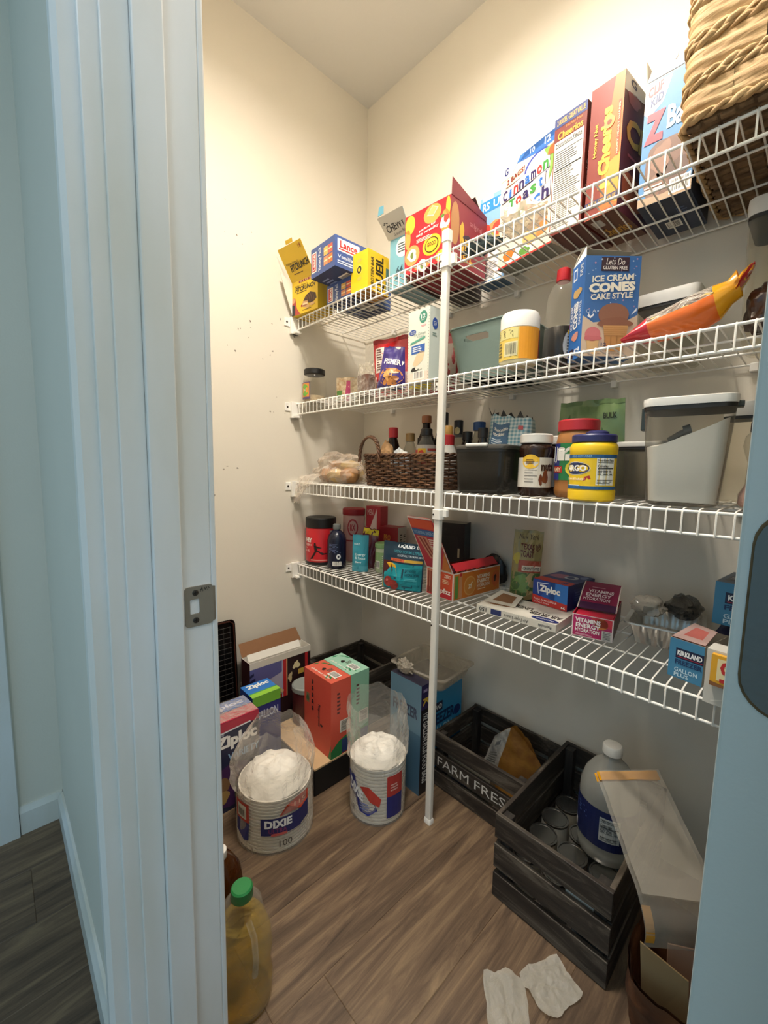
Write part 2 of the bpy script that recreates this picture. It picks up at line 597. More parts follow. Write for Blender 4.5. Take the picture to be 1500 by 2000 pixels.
# door frame: jamb, stop, casing, strike plate
b = MB()
b.box(.93, .95, -1.2227, -1.0985, 0, 2.06, TRIMW)
b.box(1.56, 1.58, -1.2227, -1.0985, 0, 2.06, TRIMW)
b.box(.95, 1.56, -1.2227, -1.0985, 2.04, 2.06, TRIMW)
jamb = struct(b.build('trim_1', bevel=.0015))
b = MB()
b.box(.9501, .961, -1.174, -1.140, 0, 2.04, TRIMW)
b.box(.9501, .9535, -1.2035, -1.174, 0, 2.04, TRIMW)
b.build('door_stop', jamb, bevel=.003)
b = MB(); b.box(.942, .9503, -1.0988, -1.0905, 0, 2.05, TRIMW); b.build('inner_bead', jamb, bevel=.002)
prof = [(.884, -1.2108), (.884, -1.222), (.888, -1.226), (.898, -1.2275), (.902, -1.231), (.910, -1.233), (.914, -1.2385), (.922, -1.2415), (.930, -1.2455), (.938, -1.2445), (.9425, -1.239), (.9435, -1.2108)]
b = MB(); b.loft([[(x, y, z) for x, y in prof] for z in (0, 2.1)], TRIMW)
struct(b.build('trim_2'))

sp = thing('strike_plate', 'brushed nickel strike plate with scribbled letters screwed to the door jamb', 'strike plate', (.9502, -1.1165, .892), 0)
NICK = mat('brushed_nickel', '#948b7e', 0.5, 0.5, bump=.03, bscale=300)
b = MB()
ring = []
hw, hh, rc = .019, .0285, .005
def _rr(hw, hh, rc, n=5):
    pts = []
    for sx, sy, a0 in ((1, 1, 0), (-1, 1, 90), (-1, -1, 180), (1, -1, 270)):
        for i in range(n):
            a = math.radians(a0 + 90 * i / (n - 1)); pts.append((sx * (hw - rc) + rc * math.cos(a), sy * (hh - rc) + rc * math.sin(a)))
    return pts
o_ = _rr(hw, hh, rc); i_ = [(x - .006, y) for x, y in _rr(.0065, .0105, .002)]
n = len(o_)
vs = [(.0016, y, z) for y, z in o_] + [(.0016, y, z) for y, z in i_] + [(0, y, z) for y, z in o_] + [(-.006, y, z) for y, z in i_]
fs = []
for k in range(n):
    k2 = (k + 1) % n
    fs += [(k, k2, n + k2, n + k), (k, 2 * n + k, 2 * n + k2, k2), (n + k, n + k2, 3 * n + k2, 3 * n + k)]
fs.append(tuple(3 * n + k for k in range(n)))
b.add(vs, fs, NICK)
def _lip(u, v):
    a = u * 1.25
    hz = .0255 * (1 - .25 * u * u)
    return (.0016 - .010 * (1 - math.cos(a)), .0185 + .0085 * math.sin(a), (v - .5) * 2 * hz)
b.grid(_lip, 6, 4, NICK)
b.build('plate', sp, smooth=40)
for s in (1, -1):
    b = MB(); b.lathe([(.0042, 0), (.0042, .0006), (.003, .001)], mat('screw_steel', '#4d4843', .35, .9), 12)
    for a in (0, PI / 2):
        c, d_ = math.cos(a), math.sin(a)
        b.box(-.0026 if a == 0 else -.0005, .0026 if a == 0 else .0005, -.0005 if a == 0 else -.0026, .0005 if a == 0 else .0026, .001, .00115, mat('screw_slot', '#15120f', .8))
    o = b.build('screw', sp)
    o.rotation_euler = (0, PI / 2, 0); o.location = (.0016, -.005, s * .0195)
p = Print(lambda u, v, e: (.0016 + e, u, v), .0002)
for a, c in (((.0010, .0225), (.0045, .0235)), ((.0015, .0195), (.0040, .0262)), ((.0040, .0262), (.0050, .0198)), ((.0065, .0205), (.0078, .0250)), ((.0078, .0250), (.0092, .0212)), ((.0092, .0212), (.0108, .0255)), ((.0118, .0205), (.0128, .0250)), ((.0128, .0250), (.0142, .0232))):
    dx, dy = c[0] - a[0], c[1] - a[1]; L_ = math.hypot(dx, dy); nx, ny = -dy / L_ * .00035, dx / L_ * .00035
    p.poly([(a[0] + nx, a[1] + ny), (c[0] + nx, c[1] + ny), (c[0] - nx, c[1] - ny), (a[0] - nx, a[1] - ny)], '#0d0b0a', 1)
p.build('scribble', sp)

# open pantry door, hinge edge towards the camera
b = MB(); b.box(1.512, 1.547, -1.082, -.475, .012, 2.03, DOORP)
door = struct(b.build('door_1', bevel=.0015))
HING = mat('hinge_grey', '#5f6462', 0.45, 0.5, bump=.05, bscale=200)
b = MB()
pts = [(.016 * (1 - math.sin(t)), -.0445 + .016 * (1 - math.cos(t))) for t in [PI / 2 * k / 6 for k in range(7)]]
pts = [(.016 - .016 * math.sin(PI / 2 * k / 6), -.0445 + .016 - .016 * math.cos(PI / 2 * k / 6)) for k in range(7)]
outl = pts + [(x, -z) for x, z in pts[::-1]] + [(.029, .0445), (.029, -.0445)]
b.slab([(1.5175 + x, -1.0822, 1.029 + z) for x, z in outl[::-1]], .0012, HING)
hg = b.build('hinge', door)
b = MB(); b.slab([(1.5165 + x * 1.0, -1.08205, 1.029 + z * 1.03) for x, z in outl[::-1]], .0003, mat('rust_dirt', '#6e5a3c', .9, var=.4, vscale=120))
b.build('hinge_dirt', door)
for zz in (-.028, 0, .028):
    b = MB(); b.lathe([(.0045, 0), (.0042, .0006), (.0025, .0008)], mat('screw_steel'), 12)
    o = b.build('hinge_screw', door); o.rotation_euler = (PI / 2, 0, 0); o.location = (1.534, -1.0834, 1.029 + zz)
b = MB(); b.tube([(1.552, -1.087, .985), (1.552, -1.087, 1.0735)], .006, HING, 10); b.build('hinge_barrel', door)

# ceiling lamp
def lamp(label, loc, k, col, strength):
    r = thing('ceiling_lamp', label, 'lamp', loc, group='ceiling lamps')
    b = MB(); b.lathe([(.15 * k, 0), (.155 * k, -.03), (.155 * k, -.070), (.150 * k, -.074), (.145 * k, -.070), (.141 * k, -.028), (.139 * k, -.026)], mat('lamp_base', '#d8d5cc', .4), 32); b.build('lamp_base', r, smooth=40)  # rim made deep to hold lamp light off the upper walls
    b = MB(); b.lathe([(.138 * k, -.028), (.125 * k, -.034), (.09 * k, -.039), (.04 * k, -.042), (.005, -.0425)], emit('lamp_glow', col, strength), 20); b.build('lamp_diffuser', r, smooth=60)
lamp('round flush ceiling lamp inside the pantry', (.95, -.78, ZC - .0005), 1.0, LAMP_COLOR, LAMP_STRENGTH)
lamp('unseen fill lamp added on the hall ceiling behind the camera', (1.75, -1.9, ZC + .08), 1.5, HALL_FILL_COLOR, HALL_FILL_STRENGTH)  # unseen lamp, added as fill for the jamb and doorway

# ------------------------------------------------------------------ wire shelves
WIRE = mat('white_vinyl', '#efece4', 0.35)
ZL = [1.6315, 1.2991, .9755, .6288]
LIP = .0418
ZT = [z + LIP + .0062 for z in ZL]     # deck height
YF = -.379
NW = 77
_wire = None
SHLAB = ['topmost white wire shelf, carrying cereal boxes', 'second white wire shelf from the top, carrying the ice cream cone box', 'third white wire shelf from the top, carrying the flour tub', 'lowest white wire shelf, carrying freezer bag boxes']
def shelf(i):
    global _wire
    zl = ZL[i]; zu = zl + LIP
    s = thing('wire_shelf', SHLAB[i], 'wire shelf', (0, 0, zl), group='white wire shelves')
    if _wire is None:
        b = MB()
        b.tube([(0, -.008, LIP + .0042), (0, YF + .006, LIP + .0042), (0, YF - .0012, LIP + .0025), (0, YF - .0034, LIP - .004), (0, YF - .0034, -.002)], .0018, WIRE, 5)
        _wire = b.build('deck_wire', s, smooth=60)
        _wire.location = (.012, 0, 0)
        first = True
    else:
        first = False
    for k in range(1 if first else 0, NW):
        o = D.objects.new('deck_wire', _wire.data); COL.objects.link(o); o.parent = s
        o.location = (.012 + k * .0254, 0, 0)
    for nm, y, z, r in (('front_rail', YF, LIP, .0031), ('lip_rail', YF, 0, .0031), ('cross_rail', -.27, LIP, .0026), ('cross_rail', -.14, LIP, .0026), ('back_rail', -.012, LIP, .0026)):
        b = MB(); b.tube([(.006, y, z), (XR - .004, y, z)], r, WIRE, 8); b.build(nm, s, smooth=60)
    # bracket on the left wall
    b = MB()
    b.box(.0003, .016, -.404, -.366, -.016, LIP + .008, WIRE)
    b.box(.0003, .005, -.428, -.402, .012, LIP + .004, WIRE)
    b.box(.0003, .036, -.396, -.368, -.016, -.006, WIRE)
    br = b.build('wall_bracket', s, bevel=.002)
    b = MB(); b.lathe([(.004, 0), (.004, .001), (.002, .0016)], mat('screw_steel'), 10)
    o = b.build('screw', br); o.rotation_euler = (0, PI / 2, 0); o.location = (.005, -.417, .028)
    for x in (.2, .5, .78, 1.1, 1.4, 1.7):
        b = MB(); b.box(x - .008, x + .008, -.018, -.0003, LIP - .016, LIP + .004, WIRE)
        b.build('wall_clip', s, bevel=.002)
    return s
for i in range(4):
    shelf(i)

pole = thing('support_pole', 'white vertical support pole in front of the wire shelves', 'pole', (.787, -.394, 0))
POLE = mat('white_pole', '#e6e2d8', 0.4)
b = MB(); b.loft([rrect(.021, .017, .004, z) for z in (.012, 1.70)], POLE); b.build('pole_tube', pole, smooth=40)
b = MB(); b.loft([rrect(.024, .020, .004, 1.688), rrect(.024, .020, .004, 1.716), rrect(.018, .014, .004, 1.7185)], WIRE); b.build('pole_cap', pole, smooth=40)
b = MB(); b.loft([rrect(.026, .022, .005, .0003), rrect(.026, .022, .005, .010), rrect(.022, .018, .004, .016)], WIRE); b.build('pole_foot', pole, smooth=40)
for z0, z1, kind in ((ZL[0] - .010, ZL[0] + .024, 0), (ZL[2] - .032, ZL[2] - .003, 0), (ZL[1] + .004, ZL[1] + .026, 1)):
    b = MB()
    if kind == 0:
        b.loft([rrect(.029, .025, .005, z) for z in (z0, z1)], WIRE)
        b.box(.010, .026, .002, .014, z0 + .008, z1, WIRE)
    else:
        b.box(-.020, -.0108, -.006, .010, z0, z1, WIRE)
    c = b.build('pole_clip', pole, bevel=.0012)
    b = MB(); b.lathe([(.0026, 0), (.0026, .001), (.0012, .0014)], mat('screw_steel'), 10)
    o = b.build('screw', c); o.rotation_euler = (PI / 2, 0, 0); o.location = (-.008 if kind == 0 else -.0155, -.0126 if kind == 0 else -.0062, (z0 + z1) / 2)
b = MB(); b.lathe([(.0026, 0), (.0026, .0004)], mat('screw_slot'), 10)
o = b.build('pole_hole', pole); o.rotation_euler = (PI / 2, 0, 0); o.location = (-.006, -.0086, ZL[3] + .002)
# ================================================================== TOP SHELF
Z = ZT[0]
# --- yellow snack bar box with raised lid
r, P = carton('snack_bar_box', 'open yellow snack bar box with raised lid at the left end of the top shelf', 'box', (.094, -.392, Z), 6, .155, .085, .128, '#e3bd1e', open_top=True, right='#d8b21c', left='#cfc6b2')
p = P('front')
p.text("Robert Irvine's", .12, .80, .62, .86, '#3a2c12').text('FITCRUNCH', .14, .66, .92, .79, '#16130f', 2, .03, shear=.2)
p.lines(.2, .60, .75, .64, 1, '#4c3a14')
p.poly([(.42, .30), (.55, .48), (.72, .54), (.92, .46), (.96, .30), (.80, .20)], '#40281a', 1).poly([(.40, .20), (.44, .34), (.62, .32), (.66, .18), (.52, .14)], '#c99b6a', 2).poly([(.42, .22), (.45, .28), (.62, .27), (.63, .22)], '#e3cda0', 3)
for i in range(4): p.poly([(.56 + i * .085, .46), (.58 + i * .085, .48), (.66 + i * .075, .27), (.64 + i * .075, .26)], '#6b4a30', 3)
p.ell(.80, .18, .09, .045, '#d9b077', 3).ell(.64, .14, .07, .04, '#cfa366', 3)
p.poly([(0, 0), (.34, 0), (.2, .18), (.13, .5), (.05, .52), (0, .3)], '#b5473f', 1)
p.poly([(0, 0), (.13, 0), (.13, .3), (0, .34)], '#2a2a31', 2).ell(.07, .44, .05, .07, '#d39b7a', 2)
p.rect(.36, .19, .58, .25, '#a8362c', 2).lines(.42, .06, .9, .1, 1, '#6a5313')
p.rect(.28, .90, .82, .97, '#8c3a2a', 1).text('B I N B', .33, .91, .77, .96, '#e9c9a0')
p.build('front_print', r)
q0, q1 = Vector((-.0775, -.0427, .128)), Vector((.060, -.0427, .128))
up = Vector((-.006, -.062, .100))
flap(r, [q0, q1, q1 + up, q0 + up], pm('#d9b31d'), pm('#d9b31d'), name='lid')
lm = lambda u, v, e: tuple(q0 + (q1 - q0) * u + up * v + Vector((0, -.0014 - e, -.0010 - e)))
p = Print(lm)
p.text("Robert Irvine's", .1, .48, .6, .56, '#3a2c12').text('FITCRUNCH', .2, .26, 1.0, .46, '#16130f', 2, .03, shear=.2, slant=.05)
p.text('18', .82, .80, .93, .92, '#8c2a1a').lines(.25, .16, .8, .21, 1, '#5c4712')
p.build('lid_print', r)
flap(r, [(-.0775, -.0426, .004), (-.0775, -.0426, .126), (-.0775, -.098, .148), (-.0775, -.075, .08)], WHITECARD, pm('#cfc6b2'), name='torn_side_flap')
flap(r, [(-.03, -.105, .230), (.01, -.105, .230), (.012, -.110, .242), (-.028, -.110, .242)], pm('#d9b31d'), name='lid_tab')

# --- two blue cracker boxes, one on the other
def cracker(name, label, loc, rz, w, d, h):
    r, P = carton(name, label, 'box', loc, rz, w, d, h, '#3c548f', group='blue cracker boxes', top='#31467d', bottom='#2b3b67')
    p = P('front')
    p.rect(.04, .16, .24, .84, '#f1ece4', 1).rect(.065, .2, .215, .8, '#b9262f', 2).text('Lance', .09, .24, .19, .76, '#f6f2ea', 3, .02, rot=1)
    p.text('Variety Pack', .32, .12, .46, .9, '#e9edf4', 2, .01, rot=1)
    for i, c in enumerate(('#d98f5e', '#c9722f', '#e0b25a', '#cc5b45')):
        p.rect(.55 + (i % 2) * .19, .2 + (i // 2) * .32, .72 + (i % 2) * .19, .48 + (i // 2) * .32, c, 1)
        p.rect(.56 + (i % 2) * .19, .32 + (i // 2) * .32, .71 + (i % 2) * .19, .37 + (i // 2) * .32, '#f0d9a8', 2)
    p.build('front_print', r)
    p = P('right')
    p.rect(.06, .52, .62, .92, '#f1ece4', 1).rect(.09, .57, .59, .61, '#b9262f', 2).text('Lance', .12, .64, .56, .87, '#b9262f', 2, .03)
    p.text('Vanilla Cream', .06, .30, .9, .42, '#dfe6f2').lines(.06, .1, .95, .24, 2, '#c3cfe6')
    p.build('side_print', r)
    p = P('bottom')
    p.bars(.55, .25, .9, .65, 1, 4).lines(.1, .2, .45, .8, 6, '#8c9cc4', 1)
    p.build('base_print', r)
    return r
cracker('cracker_box', 'blue cracker box at the bottom of the stack of two', (.278, -.362, Z), 2, .150, .185, .072)
cracker('cracker_box', 'blue cracker box lying on top of another blue box', (.282, -.440, Z + .0725), -2, .148, .165, .098)

# --- yellow protein bar box
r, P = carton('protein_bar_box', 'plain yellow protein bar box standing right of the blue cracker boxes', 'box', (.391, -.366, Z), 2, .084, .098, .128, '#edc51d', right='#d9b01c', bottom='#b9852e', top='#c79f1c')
p = P('front'); p.ell(.5, .56, .17, .125, '#efd24e', 1).ell(.5, .56, .13, .095, '#2a2416', 2).ell(.5, .56, .07, .05, '#edc51d', 3)
p.ell(.5, .79, .13, .05, '#d9b84a', 1).ell(.5, .34, .13, .05, '#d9b84a', 1); p.build('front_print', r)
p = P('right'); p.text('QUEIL', .36, .02, .80, .92, '#2e2617', 2, .03, rot=1).text('PROTEIN BAR', .13, .1, .27, .85, '#3c3118', 2, .01, rot=1).rect(.86, .1, 1, .72, '#4b6f6c', 1); p.build('side_print', r)
p = P('bottom'); p.text('PROTEIN BAR 12', .2, .3, .8, .6, '#4c3110'); p.build('base_print', r)

# --- tall pale blue granola bar box, torn open
r, P = carton('granola_bar_box', 'tall pale blue granola bar box torn open at the top', 'box', (.512, -.295, Z), 3, .088, .165, .160, '#76acba', open_top=True, right='#5b4a41', bottom='#8db4bd')
p = P('front')
p.text('64', .34, .28, .66, .44, '#2d4a56', 2, .02).lines(.3, .18, .7, .24, 1, '#2d4a56').ell(.62, .78, .33, .19, '#e9e6dc', 1).lines(.42, .68, .85, .88, 4, '#4b5b60', 2)
p.rect(.86, 0, 1, .75, '#6c4a3a', 1).blob(.94, .3, .06, .16, '#c79b66', 2, 3).blob(.93, .6, .05, .12, '#3b2820', 2, 5)
p.build('front_print', r)
q0, q1 = Vector((-.044, -.083, .16)), Vector((.044, -.083, .16))
up = Vector((-.004, -.042, .064))
flap(r, [q0 + Vector((0, 0, .0)), q1, q1 + up + Vector((.004, 0, -.006)), q0 + up + Vector((-.018, 0, -.004))], pm('#b9b7ae'), pm('#5f9aab'), name='front_flap')
lm2 = lambda u, v, e: tuple(q0 + (q1 - q0) * u + up * v + Vector((-.012 * v, -.0016 - e, -e - .0010)))
p = Print(lm2)
p.rect(-.06, .02, 1.02, .95, '#bdbab0', 1).text('SOFT &', .06, .60, .80, .86, '#2b2b2b', 2, .03, slant=.06).text('CHEWY', .10, .26, .98, .55, '#2b2b2b', 2, .03, slant=.06).text('Granola Bars', .3, .08, .95, .2, '#4a4a48', 2, .0, slant=.05).blob(.86, .70, .13, .12, '#3a2f2a', 2, 3)
p.build('flap_print', r)
flap(r, [tuple(q0 + up + Vector((-.014, 0, 0))), tuple(q0 + up + Vector((.012, 0, .002))), tuple(q0 + up + Vector((.012, .001, .026))), tuple(q0 + up + Vector((-.010, .001, .028)))], pm('#5c96a8'), name='flap_tab')

# --- dark snack box behind the granola box
r, P = carton('dark_snack_box', 'dark brown open snack box behind the pale blue granola box', 'box', (.598, -.118, Z), 0, .085, .10, .215, '#33282a', open_top=True, inner=pm('#2d2426'))
flap(r, [(-.042, -.049, .215), (.042, -.049, .215), (.052, -.068, .252), (-.030, -.068, .242)], pm('#2d2426'), pm('#33282a'))
flap(r, [(.010, -.02, .215), (.042, -.02, .215), (.044, -.03, .255), (.016, -.03, .250)], pm('#8fb6d4'), pm('#7aa9cc'), name='blue_tab')

# --- red cracker box
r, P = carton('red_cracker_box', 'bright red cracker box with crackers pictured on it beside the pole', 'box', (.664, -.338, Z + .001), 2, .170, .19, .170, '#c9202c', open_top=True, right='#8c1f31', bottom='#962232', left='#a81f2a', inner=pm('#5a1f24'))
p = P('front')
for (u, v, ru, rv, c, k) in ((.12, .86, .17, .16, '#e8b23a', 0), (.62, .88, .19, .15, '#e59a4b', 1), (.95, .93, .1, .16, '#edb93c', 0), (.9, .62, .22, .19, '#e58d45', 2), (.07, .60, .1, .17, '#e59a4b', 0), (.18, .30, .2, .17, '#e29a58', 3), (.62, .34, .20, .17, '#f0b92e', 4), (.42, .06, .18, .15, '#e58a4a', 3), (.85, .10, .17, .16, '#f0b73a', 0)):
    ru2 = min(ru, 1 - u - .005, u - .005) if u > .5 else min(ru, u - .005)
    p.ell(u, v if v + rv < 1 else 1 - rv - .01, ru2 if ru2 > .02 else .03, min(rv, v - .005) if v < .2 else rv, c, 1)
    if k == 1: p.poly([(.50, .84), (.62, .97), (.75, .90), (.64, .79)], '#f3d9a8', 2).poly([(.52, .86), (.63, .95), (.72, .90), (.64, .82)], '#e8a86a', 3)
    if k == 2: p.blob(.89, .61, .09, .11, '#f4ead9', 2, 3).blob(.92, .66, .05, .07, '#cf4036', 3, 4).blob(.84, .72, .04, .03, '#4f7a33', 3, 8)
    if k == 3: p.blob(u, v, .11, .10, '#efe7d6', 2, 5).blob(u, v, .04, .05, '#6e7f3e', 3, 6)
    if k == 4: p.ell(u, v, .15, .125, '#3a2d16', 2).ell(u, v, .13, .108, '#edb72f', 3).text('GOOD', u - .09, v - .02, u + .09, v + .05, '#3a2d16', 4, .02)
p.text('perfect for', .34, .62, .70, .67, '#fbf3ea', 3, .01, slant=.03).text('tasty versatility', .27, .555, .76, .61, '#fbf3ea', 3, .01, slant=.03)
p.lines(.28, .46, .7, .53, 3, '#f0cfc4', 3)
p.build('front_print', r)
p = P('right')
p.ell(.12, .60, .11, .34, '#b98450', 1).blob(.45, .35, .16, .2, '#2c2038', 1, 3).blob(.30, .5, .06, .2, '#d9b33a', 1, 2).text('RITZ', .30, .08, .62, .46, '#e0b53a', 2, .03).text('original', .5, .7, .85, .82, '#c98a8f', 2, .0)
p.build('side_print', r)
P('bottom').text('CRACKERS', .2, .62, .8, .74, '#d8a15a').build('base_print', r)
flap(r, [(.085, -.093, .17), (.085, .09, .17), (.086, .09, .182), (.086, -.093, .215)], pm('#7c1c2c'), pm('#7c1c2c'), name='side_flap')
flap(r, [(-.082, .08, .17), (.082, .08, .17), (.075, .04, .225), (-.06, .04, .21)], pm('#4a2a2a'), pm('#4a2a2a'), name='back_flap')

# --- pale blue cereal box
r, P = carton('berry_cereal_box', 'pale blue cereal box with strawberries beside the red cracker box', 'box', (.750, -.125, Z), -1, .098, .062, .262, '#84aed6', left='#cfd8de', right='#c9d2d8', bottom='#33597c')
p = P('front')
p.rect(0, .82, 1, .95, '#2d86c6', 1).text('RS', .1, .84, .36, .93, '#f4f4f0', 2, .02).text('UP', .5, .84, .9, .93, '#e6eef4', 2, .02).rect(.1, .955, .5, .998, '#dfe4e6', 1)
p.blob(.5, .55, .42, .14, '#c98f56', 1, 2).blob(.22, .62, .17, .07, '#cf3a33', 2, 4).blob(.66, .60, .17, .07, '#d8473a', 2, 6).blob(.42, .52, .12, .05, '#8fa64b', 2, 8).ell(.5, .36, .42, .10, '#f1ece2', 1)
p.rect(.06, .03, .9, .26, '#e9e6de', 1).lines(.1, .05, .86, .24, 10, '#7a828a', 2)
p.build('front_print', r)

# --- cinnamon cereal box
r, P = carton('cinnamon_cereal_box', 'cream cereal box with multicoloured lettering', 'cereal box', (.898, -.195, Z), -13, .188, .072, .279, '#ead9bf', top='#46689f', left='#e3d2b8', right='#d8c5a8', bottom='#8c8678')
p = P('front')
p.rect(0, .945, 1, 1, '#3f74b8', 1).poly([(.35, .94), (.45, 1), (1, 1), (1, .90), (.7, .90)], '#3b6cb4', 1).text('10', .55, .94, .63, .985, '#eef2f6').text('12', .80, .925, .9, .985, '#eef2f6', 2, .02)
p.poly([(0, .87), (.20, .87), (.36, .995), (0, .995)], '#f2efe6', 2).text('G', .07, .90, .15, .975, '#26306c', 3, .03, shear=.2)
p.text('2 BAGS!', .12, .80, .46, .85, '#7c2f23', 2, .03, slant=.03).lines(.1, .775, .5, .79, 1, '#7c5a3e')
p.ell(.72, .78, .27, .13, '#3d4a9c', 1).ell(.74, .775, .25, .115, '#f3efe3', 2).poly([(.80, .88), (.93, .88), (.99, .70), (.90, .58), (.92, .74)], '#7ba14a', 3).blob(.95, .83, .07, .05, '#a05a34', 4, 3)
def fancy(s_, u0, v0, u1, v1, cols, sl):
    n = len(s_); w = (u1 - u0) / n
    for pad, c, l in ((.010, '#37275e', 3), (.005, '#f6f1e6', 4)):
        p.poly([(u0 - pad * 1.2, v0 - pad), (u1 + pad * 1.2, v0 - pad + sl), (u1 + pad * 1.2, v1 + pad + sl), (u0 - pad * 1.2, v1 + pad)], c, l)
    for i, ch in enumerate(s_):
        tall = ch in 'CTlthbdk'
        thin = .55 if ch in 'itl' else 1
        cx = u0 + w * (i + .5)
        p.text(ch, cx - w * .43 * thin, v0 + sl * i / n, cx + w * .43 * thin, v0 + (v1 - v0) * (1 if tall else .78) + sl * i / n, cols[i % len(cols)], 6, .035)
C5 = ['#2f2458', '#2a66b5', '#c8342f', '#3f8c3f', '#2f7fc0']
fancy('Cinnamon', .05, .655, .90, .755, ['#2f2458', '#2a66b5', '#c8342f', '#2f2458', '#2a66b5', '#2f2458', '#c8342f', '#3f8c3f'], .045)
fancy('Toast', .18, .535, .84, .635, ['#3f8c3f', '#c8342f', '#2f2458', '#3f8c3f', '#2a66b5'], .035)
fancy('Crunch', .07, .40, .93, .515, ['#2a66b5', '#2f2458', '#3f8c3f', '#c8342f', '#2a66b5', '#2f2458'], .045)
p.blob(.75, .22, .2, .09, '#c57b43', 1, 5).blob(.62, .17, .14, .07, '#e0a868', 2, 6).ell(.4, .08, .32, .07, '#f4efe4', 1).blob(.22, .10, .12, .05, '#d9732f', 2, 2).blob(.52, .06, .1, .04, '#5d8f3f', 2, 9).rect(0, 0, 1, .018, '#b33a33', 2)
p.build('front_print', r)

# --- cereal box, nutrition side
r, P = carton('brown_cereal_box', 'brown cereal box with a white nutrition panel facing out', 'cereal box', (1.037, -.247, Z), -6, .082, .17, .272, '#6d2a22', top='#31365e', bottom='#5a2a20', left='#6d2a22')
p = P('front')
p.rect(0, .915, 1, 1, '#2f3d70', 1).text('2 BOXES  GREAT VALUE', .08, .935, .94, .98, '#d9b24a', 2, .01).text('Honey Nut', .38, .875, .88, .905, '#d98c3c', 2).text('Cheerios', .12, .81, .9, .87, '#e7a83c', 2, .02)
p.rect(.03, .03, .93, .80, '#ebe6da', 1)
p.text('Nutrition Facts', .08, .755, .88, .785, '#161616', 2, .02)
for k in (.745, .70, .55, .545, .36): p.rect(.06, k, .9, k + .006, '#161616', 2)
p.lines(.07, .56, .88, .69, 7, '#3c3c3c', 2, 3, .4).lines(.07, .37, .88, .54, 9, '#55524c', 2, 4, .4).lines(.07, .05, .88, .35, 18, '#6d6960', 2, 5, .4)
p.build('front_print', r)
P('right').text('Breakfast', .05, .3, .12, .62, '#f0e6d8', 2, .0, rot=1).build('side_print', r)

# --- tall orange and brown cereal box
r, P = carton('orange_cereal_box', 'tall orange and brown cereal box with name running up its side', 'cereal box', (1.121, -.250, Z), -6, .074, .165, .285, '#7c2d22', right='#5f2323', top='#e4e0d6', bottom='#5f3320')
p = P('front')
p.poly([(.45, 0), (1, 0), (1, 1), (.72, 1), (.5, .5)], '#c9672b', 1).poly([(.62, .10), (1, .05), (1, .42), (.55, .36)], '#e0943a', 2).rect(.86, .40, .94, .80, '#c94a2b', 3).text('HAPPY HEART SHAPES', .875, .41, .925, .78, '#f4dcb8', 4, .0, rot=1)
p.text('Honey Nut', .16, .47, .30, .72, '#edb83c', 3, .02, rot=1).text('Cheerios', .34, .30, .70, .80, '#f2c23f', 3, .05, rot=1, shear=.1)
p.ell(.62, .68, .16, .045, '#c08a4a', 4).ell(.62, .68, .07, .018, '#7c3a22', 5).blob(.6, .22, .2, .03, '#e8a94a', 3, 3)
p.rect(0, .085, 1, .135, '#2c335f', 4).text('2 BOXES  GREAT VALUE', .05, .095, .95, .125, '#d9b24a', 5, .01)
p.rect(0, 0, 1, .03, '#8c3a24', 3)
p.build('front_print', r)
p = P('right')
p.poly([(0, .86), (0, 1), (1, 1), (.75, .93)], '#dcd8d0', 1).text('G', .16, .93, .34, .985, '#3b3f66', 2, .03)
p.text('Ch', .12, .52, .8, .72, '#d5a23c', 2, .04, shear=.1).blob(.5, .2, .4, .14, '#a8572b', 1, 4).blob(.3, .85, .2, .05, '#8a4a52', 1, 2).lines(.2, .42, .8, .46, 1, '#a0525a', 2)
p.build('side_print', r)
p = P('bottom'); p.text('Cheerios', .1, .35, .9, .6, '#c9962f', 2, .02).rect(.1, .7, .4, .9, '#b9b6b0', 1); p.build('base_print', r)
flap(r, [(-.035, .07, .285), (.02, .07, .285), (.015, .06, .297), (-.03, .06, .297)], pm('#5a1f1a'), name='top_flap')

# --- blue snack bar box, lid open
r, P = carton('blue_snack_bar_box', 'blue snack bar box with chocolate pictured, wedged beside the woven basket', 'box', (1.2385, -.215, Z), 0, .100, .175, .255, '#3f7fb4', open_top=True, bottom='#1c2a44', right='#1f2f4c', inner=WHITECARD)
p = P('front')
p.poly([(0, .98), (.5, .98), (.36, .80), (.1, .72), (0, .76)], '#ece6da', 1).text('CLIF', .06, .87, .34, .95, '#a8323a', 2, .03, slant=.03).text('KID', .12, .79, .36, .86, '#2f3f6c', 2, .03, slant=.03)
p.text('Z', .04, .50, .42, .74, '#cf2f44', 3, .06).text('Bar', .46, .56, .9, .74, '#d8e4ea', 3, .03)
p.blob(.55, .28, .45, .24, '#6b4a3a', 1, 4, .12).blob(.4, .34, .2, .12, '#8a6450', 2, 6, .3).blob(.72, .2, .18, .12, '#54382c', 2, 8, .3).blob(.3, .14, .2, .09, '#7d5a48', 2, 2, .3)
p.poly([(0, 0), (1, 0), (1, .10), (.5, .05), (0, .07)], '#a88f74', 3).lines(.12, .10, .6, .15, 2, '#efe6da', 4)
p.bars(.60, .02, .98, .14, 4, 6)
p.build('front_print', r)
p = P('bottom'); p.bars(.3, .2, .6, .4, 1, 8).lines(.62, .45, .85, .7, 4, '#5a6a8c', 1); p.build('base_print', r)
flap(r, [(-.049, -.086, .255), (.049, -.086, .255), (.045, -.082, .315), (-.030, -.082, .315)], pm('#ece8de'), pm('#ece8de'), name='white_lid')
lm3 = lambda u, v, e: (-.049 + .098 * u, -.0880 - e + .004 * v, .255 + .060 * v)
Print(lm3).rect(.02, .03, .98, .16, '#3f7fb4', 1).ell(.52, .55, .05, .2, '#a8a294', 1).build('lid_print', r)
flap(r, [(-.0495, -.084, .255), (-.0495, .05, .255), (-.058, .03, .325), (-.062, -.06, .325)], WHITECARD, CARD, name='side_flap')

